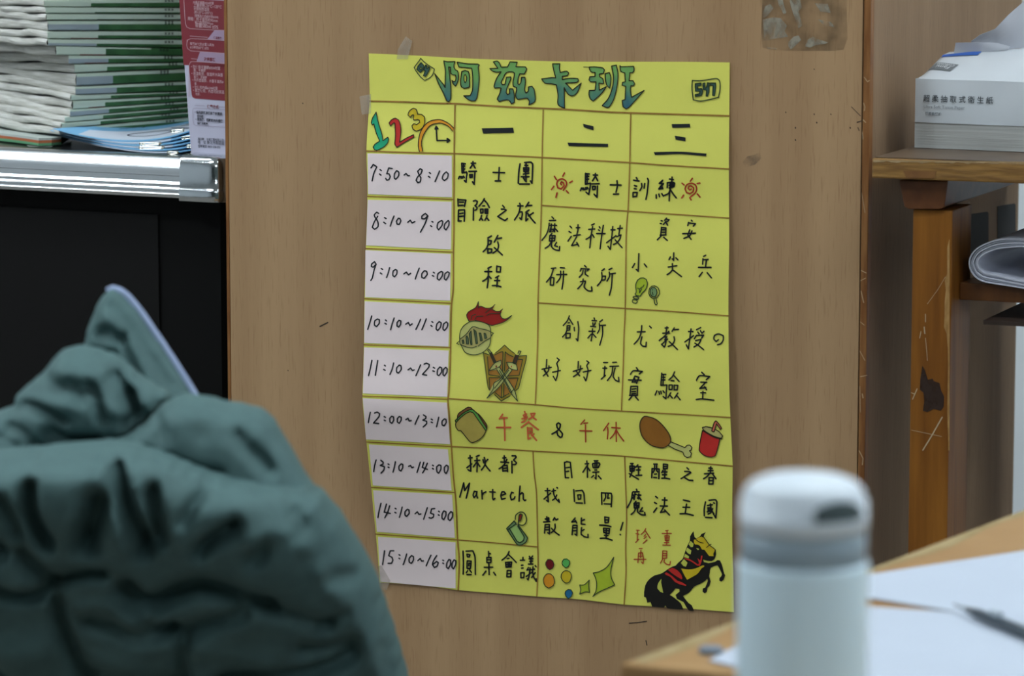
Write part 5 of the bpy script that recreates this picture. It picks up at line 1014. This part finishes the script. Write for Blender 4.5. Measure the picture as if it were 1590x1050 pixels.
# ------------------------------------------------------------------ the poster
PTL, PTR, PBL = (572.5, 83), (1133, 97), (589.5, 905)
NODES = [(0, 0), (.09, .03), (.136, .16), (.184, .28), (.27, .36), (.37, .52), (.463, .7), (.55, .84), (.61, .95), (.645, 1), (.68, .93), (.733, .76), (.82, .46), (.907, .2), (1, 0), (1.2, 0)]
def pchip(b):
    if b <= 0: return 0
    for (x0, y0), (x1, y1) in zip(NODES, NODES[1:]):
        if b <= x1: return y0 + (y1 - y0) * (b - x0) / (x1 - x0)
    return 0
def bulge(b): return sum(pchip(b + o * .011) * w_ for o, w_ in ((-2, .1), (-1, .24), (0, .32), (1, .24), (2, .1)))
pTL = on_board(*PTL); PW_ = (on_board(*PTR) - pTL).length; PH_ = pTL.z - on_board(*PBL).z
def disp(p):
    a = max(-.02, min(1.02, (p - pTL).dot(BU) / PW_)); b = (pTL.z - p.z) / PH_
    q = max(0, 1 - a)
    return .0014 + (.007 + .027 * q ** 2.2) * bulge(b) + .0006 * math.sin(b * 31 + a * 3) * math.sin(math.pi * min(1, max(0, b)))
def on_paper(px, py, off=0):
    d = 0
    for _ in range(5):
        p = on_board(px, py, d + off); d = disp(p)
    return on_board(px, py, d + off)
M_paper = mat('yellow poster paper', 'DAD860', .6, var=.03, scale=(25, 25, 25), bump=.05, bscale=(900, 900, 900))
poster = None
def interp(line, f):
    L_ = [0]
    for a, b in zip(line, line[1:]): L_.append(L_[-1] + math.hypot(b[0] - a[0], b[1] - a[1]))
    t = f * L_[-1]
    for i in range(len(line) - 1):
        if t <= L_[i + 1] or i == len(line) - 2:
            q = (t - L_[i]) / (L_[i + 1] - L_[i]); return (line[i][0] + (line[i + 1][0] - line[i][0]) * q, line[i][1] + (line[i + 1][1] - line[i][1]) * q)
lL, lR, lT, lB = (smooth_line(parse(s)[0], 6) for s in (LEFT, RIGHT, TOP, BOTTOM))
def coons(u, v):
    l, r_, t, b = interp(lL, v), interp(lR, v), interp(lT, u), interp(lB, u)
    c = (lT[0], lT[-1], lB[0], lB[-1])
    return tuple((1 - u) * l[i] + u * r_[i] + (1 - v) * t[i] + v * b[i] - ((1 - u) * (1 - v) * c[0][i] + u * (1 - v) * c[1][i] + (1 - u) * v * c[2][i] + u * v * c[3][i]) for i in (0, 1))
mb = MB(); NU, NV = 60, 110
mb.grid([[on_paper(*coons(i / NU, j / NV)) for j in range(NV + 1)] for i in range(NU + 1)])
poster = obj('timetable_poster', mb, M_paper, loc=on_paper(860, 517), solid=.0003, smooth=True)
poster.modifiers[0].offset = -1 if poster.data.polygons[0].normal.dot(BN) > 0 else 1
tag(poster, 'yellow handmade class timetable poster taped to the cabinet front', 'poster')
INKC = {'black': '14181C', 'red': 'B03A22', 'coral': 'D8683E', 'dark_green': '2C3F28', 'ink_brown': '2A2416', 'lime': 'A9BC2C', 'sage': '7C9C66', 'crimson': '9C1F18', 'pale_khaki': 'C0C070', 'khaki': 'B5AC68', 'dark_sage': '5E6E50',
        'mustard': 'A8902C', 'ochre': 'A8742A', 'umber': '4A3224', 'maroon': '6E1214', 'bread': '8A5C2E', 'leaf_green': '5FAA48', 'crust': 'B2A04C', 'chicken': '8F5C1C', 'scarlet': 'C02C24', 'salmon': 'CC6A50', 'mint': '9CC06C', 'spring_green': '5CB858',
        'orange': 'DE9420', 'gold': 'CDB420', 'sea_blue': '1F6A94', 'ink_black': '15130F', 'paper': 'BCC050', 'slate_teal': '3E5E56', 'jade': '1FA478'}
def M_ink_(c): return mat('ink ' + c.replace('_', ' '), INKC[c], .55, var=0 if c in ('black', 'paper') else .12, scale=(70, 70, 70), spec=.3)
def M_line(c): return M_ink_(c)
def stroke_part(name, sets, parent=poster):
    """sets: (colour, pen width in px, list of pixel polylines, lift)"""
    mb = MB(); ms = []
    for c, wd, lines, off in sets:
        if c not in ms: ms.append(c)
        for ln in lines:
            pen(mb, smooth_line(ln, 3.0), wd, lambda x, y: on_paper(x, y, off), ms.index(c))
    return obj(name, mb, [M_ink_(c) for c in ms], parent)
for nm, ox, oy, sc, c, wd, st in INK:
    stroke_part(nm, [(c, wd * 1.06 / sc, parse(st, ox, oy, sc), .0006)])
def fill(mb, poly, off, m, step=7):
    pl_ = smooth_line(poly + [poly[0]], 4)[:-1]
    vs, fs, _ = tri_fill(pl_, step); mb.add([on_paper(x, y, off) for x, y in vs], fs, m)
for nm, ox, oy, sc, areas, lc, wd, st in DRAW:
    mb = MB(); ms = []
    for i, (c, s) in enumerate(areas):
        if c not in ms: ms.append(c)
        fill(mb, parse(s, ox, oy, sc)[0], .0005 + .00007 * i, ms.index(c))
    if lc not in ms: ms.append(lc)
    off = .0007 + .00007 * len(areas)
    for ln in parse(st, ox, oy, sc): pen(mb, smooth_line(ln, 3), wd / sc, lambda x, y: on_paper(x, y, off), ms.index(lc))
    obj(nm, mb, [M_ink_(c) for c in ms], poster)
# the big outlined title letters, washed from green at the top to blue at the foot
def wash():
    m = mat('title wash', '5E9A58', .6); nt = m.node_tree; b = nt.nodes['Principled BSDF']
    tc = nt.nodes.new('ShaderNodeTexCoord'); sx = nt.nodes.new('ShaderNodeSeparateXYZ'); no = nt.nodes.new('ShaderNodeTexNoise'); no.inputs['Scale'].default_value = 60
    ml = nt.nodes.new('ShaderNodeMath'); ml.operation = 'MULTIPLY_ADD'; ml.inputs[1].default_value = .05
    rp = nt.nodes.new('ShaderNodeMapRange'); cr = nt.nodes.new('ShaderNodeMix'); cr.data_type = 'RGBA'
    zt_, zb2 = on_board(860, 110).z - poster.location.z, on_board(860, 170).z - poster.location.z
    rp.inputs[1].default_value = zt_ + .025; rp.inputs[2].default_value = zb2 + .025
    cr.inputs['A'].default_value = lin('6BA052'); cr.inputs['B'].default_value = lin('1F5A70')
    nt.links.new(tc.outputs['Object'], sx.inputs[0]); nt.links.new(tc.outputs['Object'], no.inputs[0]); nt.links.new(no.outputs[0], ml.inputs[0]); nt.links.new(sx.outputs[2], ml.inputs[2])
    nt.links.new(ml.outputs[0], rp.inputs[0]); nt.links.new(rp.outputs[0], cr.inputs['Factor']); nt.links.new(cr.outputs['Result'], b.inputs['Base Color'])
    return m
M_wash = wash()
groups = [(0, 1, 2), (3,), (4,), (5, 6, 7, 8)]
for gr in groups:
    mb = MB()
    for i in gr:
        poly = parse(TITLE[i], 670, 80, 10)[0]; fill(mb, poly, .0005, 0, 6)
    if 2 in gr: fill(mb, parse(TITLE_HOLES[0], 670, 80, 10)[0], .0007, 2, 6)
    for i in gr:
        poly = parse(TITLE[i], 670, 80, 10)[0]; pen(mb, smooth_line(poly + [poly[0]], 3), 1.5, lambda x, y: on_paper(x, y, .0009), 1)
    if 2 in gr:
        poly = parse(TITLE_HOLES[0], 670, 80, 10)[0]; pen(mb, smooth_line(poly + [poly[0]], 3), 1.3, lambda x, y: on_paper(x, y, .0009), 1)
    if 5 in gr: pen(mb, parse(TITLE_STROKES[0], 670, 80, 10)[0], 1.1, lambda x, y: on_paper(x, y, .0009), 1)
    obj('title_letter', mb, [M_wash, M_ink_('ink_brown'), M_ink_('paper')], poster)
mb = MB()
for s in BARS: fill(mb, parse(s, 560, 70, 5.3)[0], .0006, 0)
for s in BARS2: fill(mb, parse(s, 840, 80, 5.3)[0], .0006, 0)
obj('lettering', mb, M_ink_('black'), poster)
# ruled brown lines
mb = MB()
for wd, s in LINES: pen(mb, smooth_line(parse(s)[0], 5), wd, lambda x, y: on_paper(x, y, .00045))
obj('ruled_lines', mb, mat('brown marker', '8C6420', .6, c2='A37A2C', scale=(40, 40, 40)), poster)
# pasted pale pink strips with the hours
M_strip = mat('pale pink paper', 'E4D4D4', .65, var=.03, scale=(20, 20, 20))
for corners, ox, oy, st in TIMES:
    c = parse(corners)[0]; mb = MB(); nu, nv = 18, 14
    def cc(a, b): return tuple((c[0][i] * (1 - a) + c[1][i] * a) * (1 - b) + (c[3][i] * (1 - a) + c[2][i] * a) * b for i in (0, 1))
    # left and right ends follow the curl of the sheet
    mb.grid([[on_paper(*cc(i / nu, j / nv), .0005) for j in range(nv + 1)] for i in range(nu + 1)])
    o = obj('time_strip', mb, M_strip, poster, smooth=True)
    lb = MB()
    for ln in parse(st, ox, oy, 10): pen(lb, smooth_line(ln, 3), 2.15, lambda x, y: on_paper(x, y, .0009))
    obj('lettering', lb, mat('blue black ink', '10161E', .5), o)
# clear tape
M_tape = see_through('clear tape', 'B4AC9E', .28, .15, (80, 80, 80), .3, .7, .5)
for nm, s in (('tape_strip', "616,92 633,92 640,64 630,56 618,76"), ('tape_strip', "558,150 576,146 576,176 562,178"), ('tape_strip', "586,880 592,878 606,902 600,917 592,912")):
    vs, fs, _ = tri_fill(parse(s)[0], 6); obj(nm, MB().add([on_paper(x, y, .0008) for x, y in vs], fs), M_tape, poster)
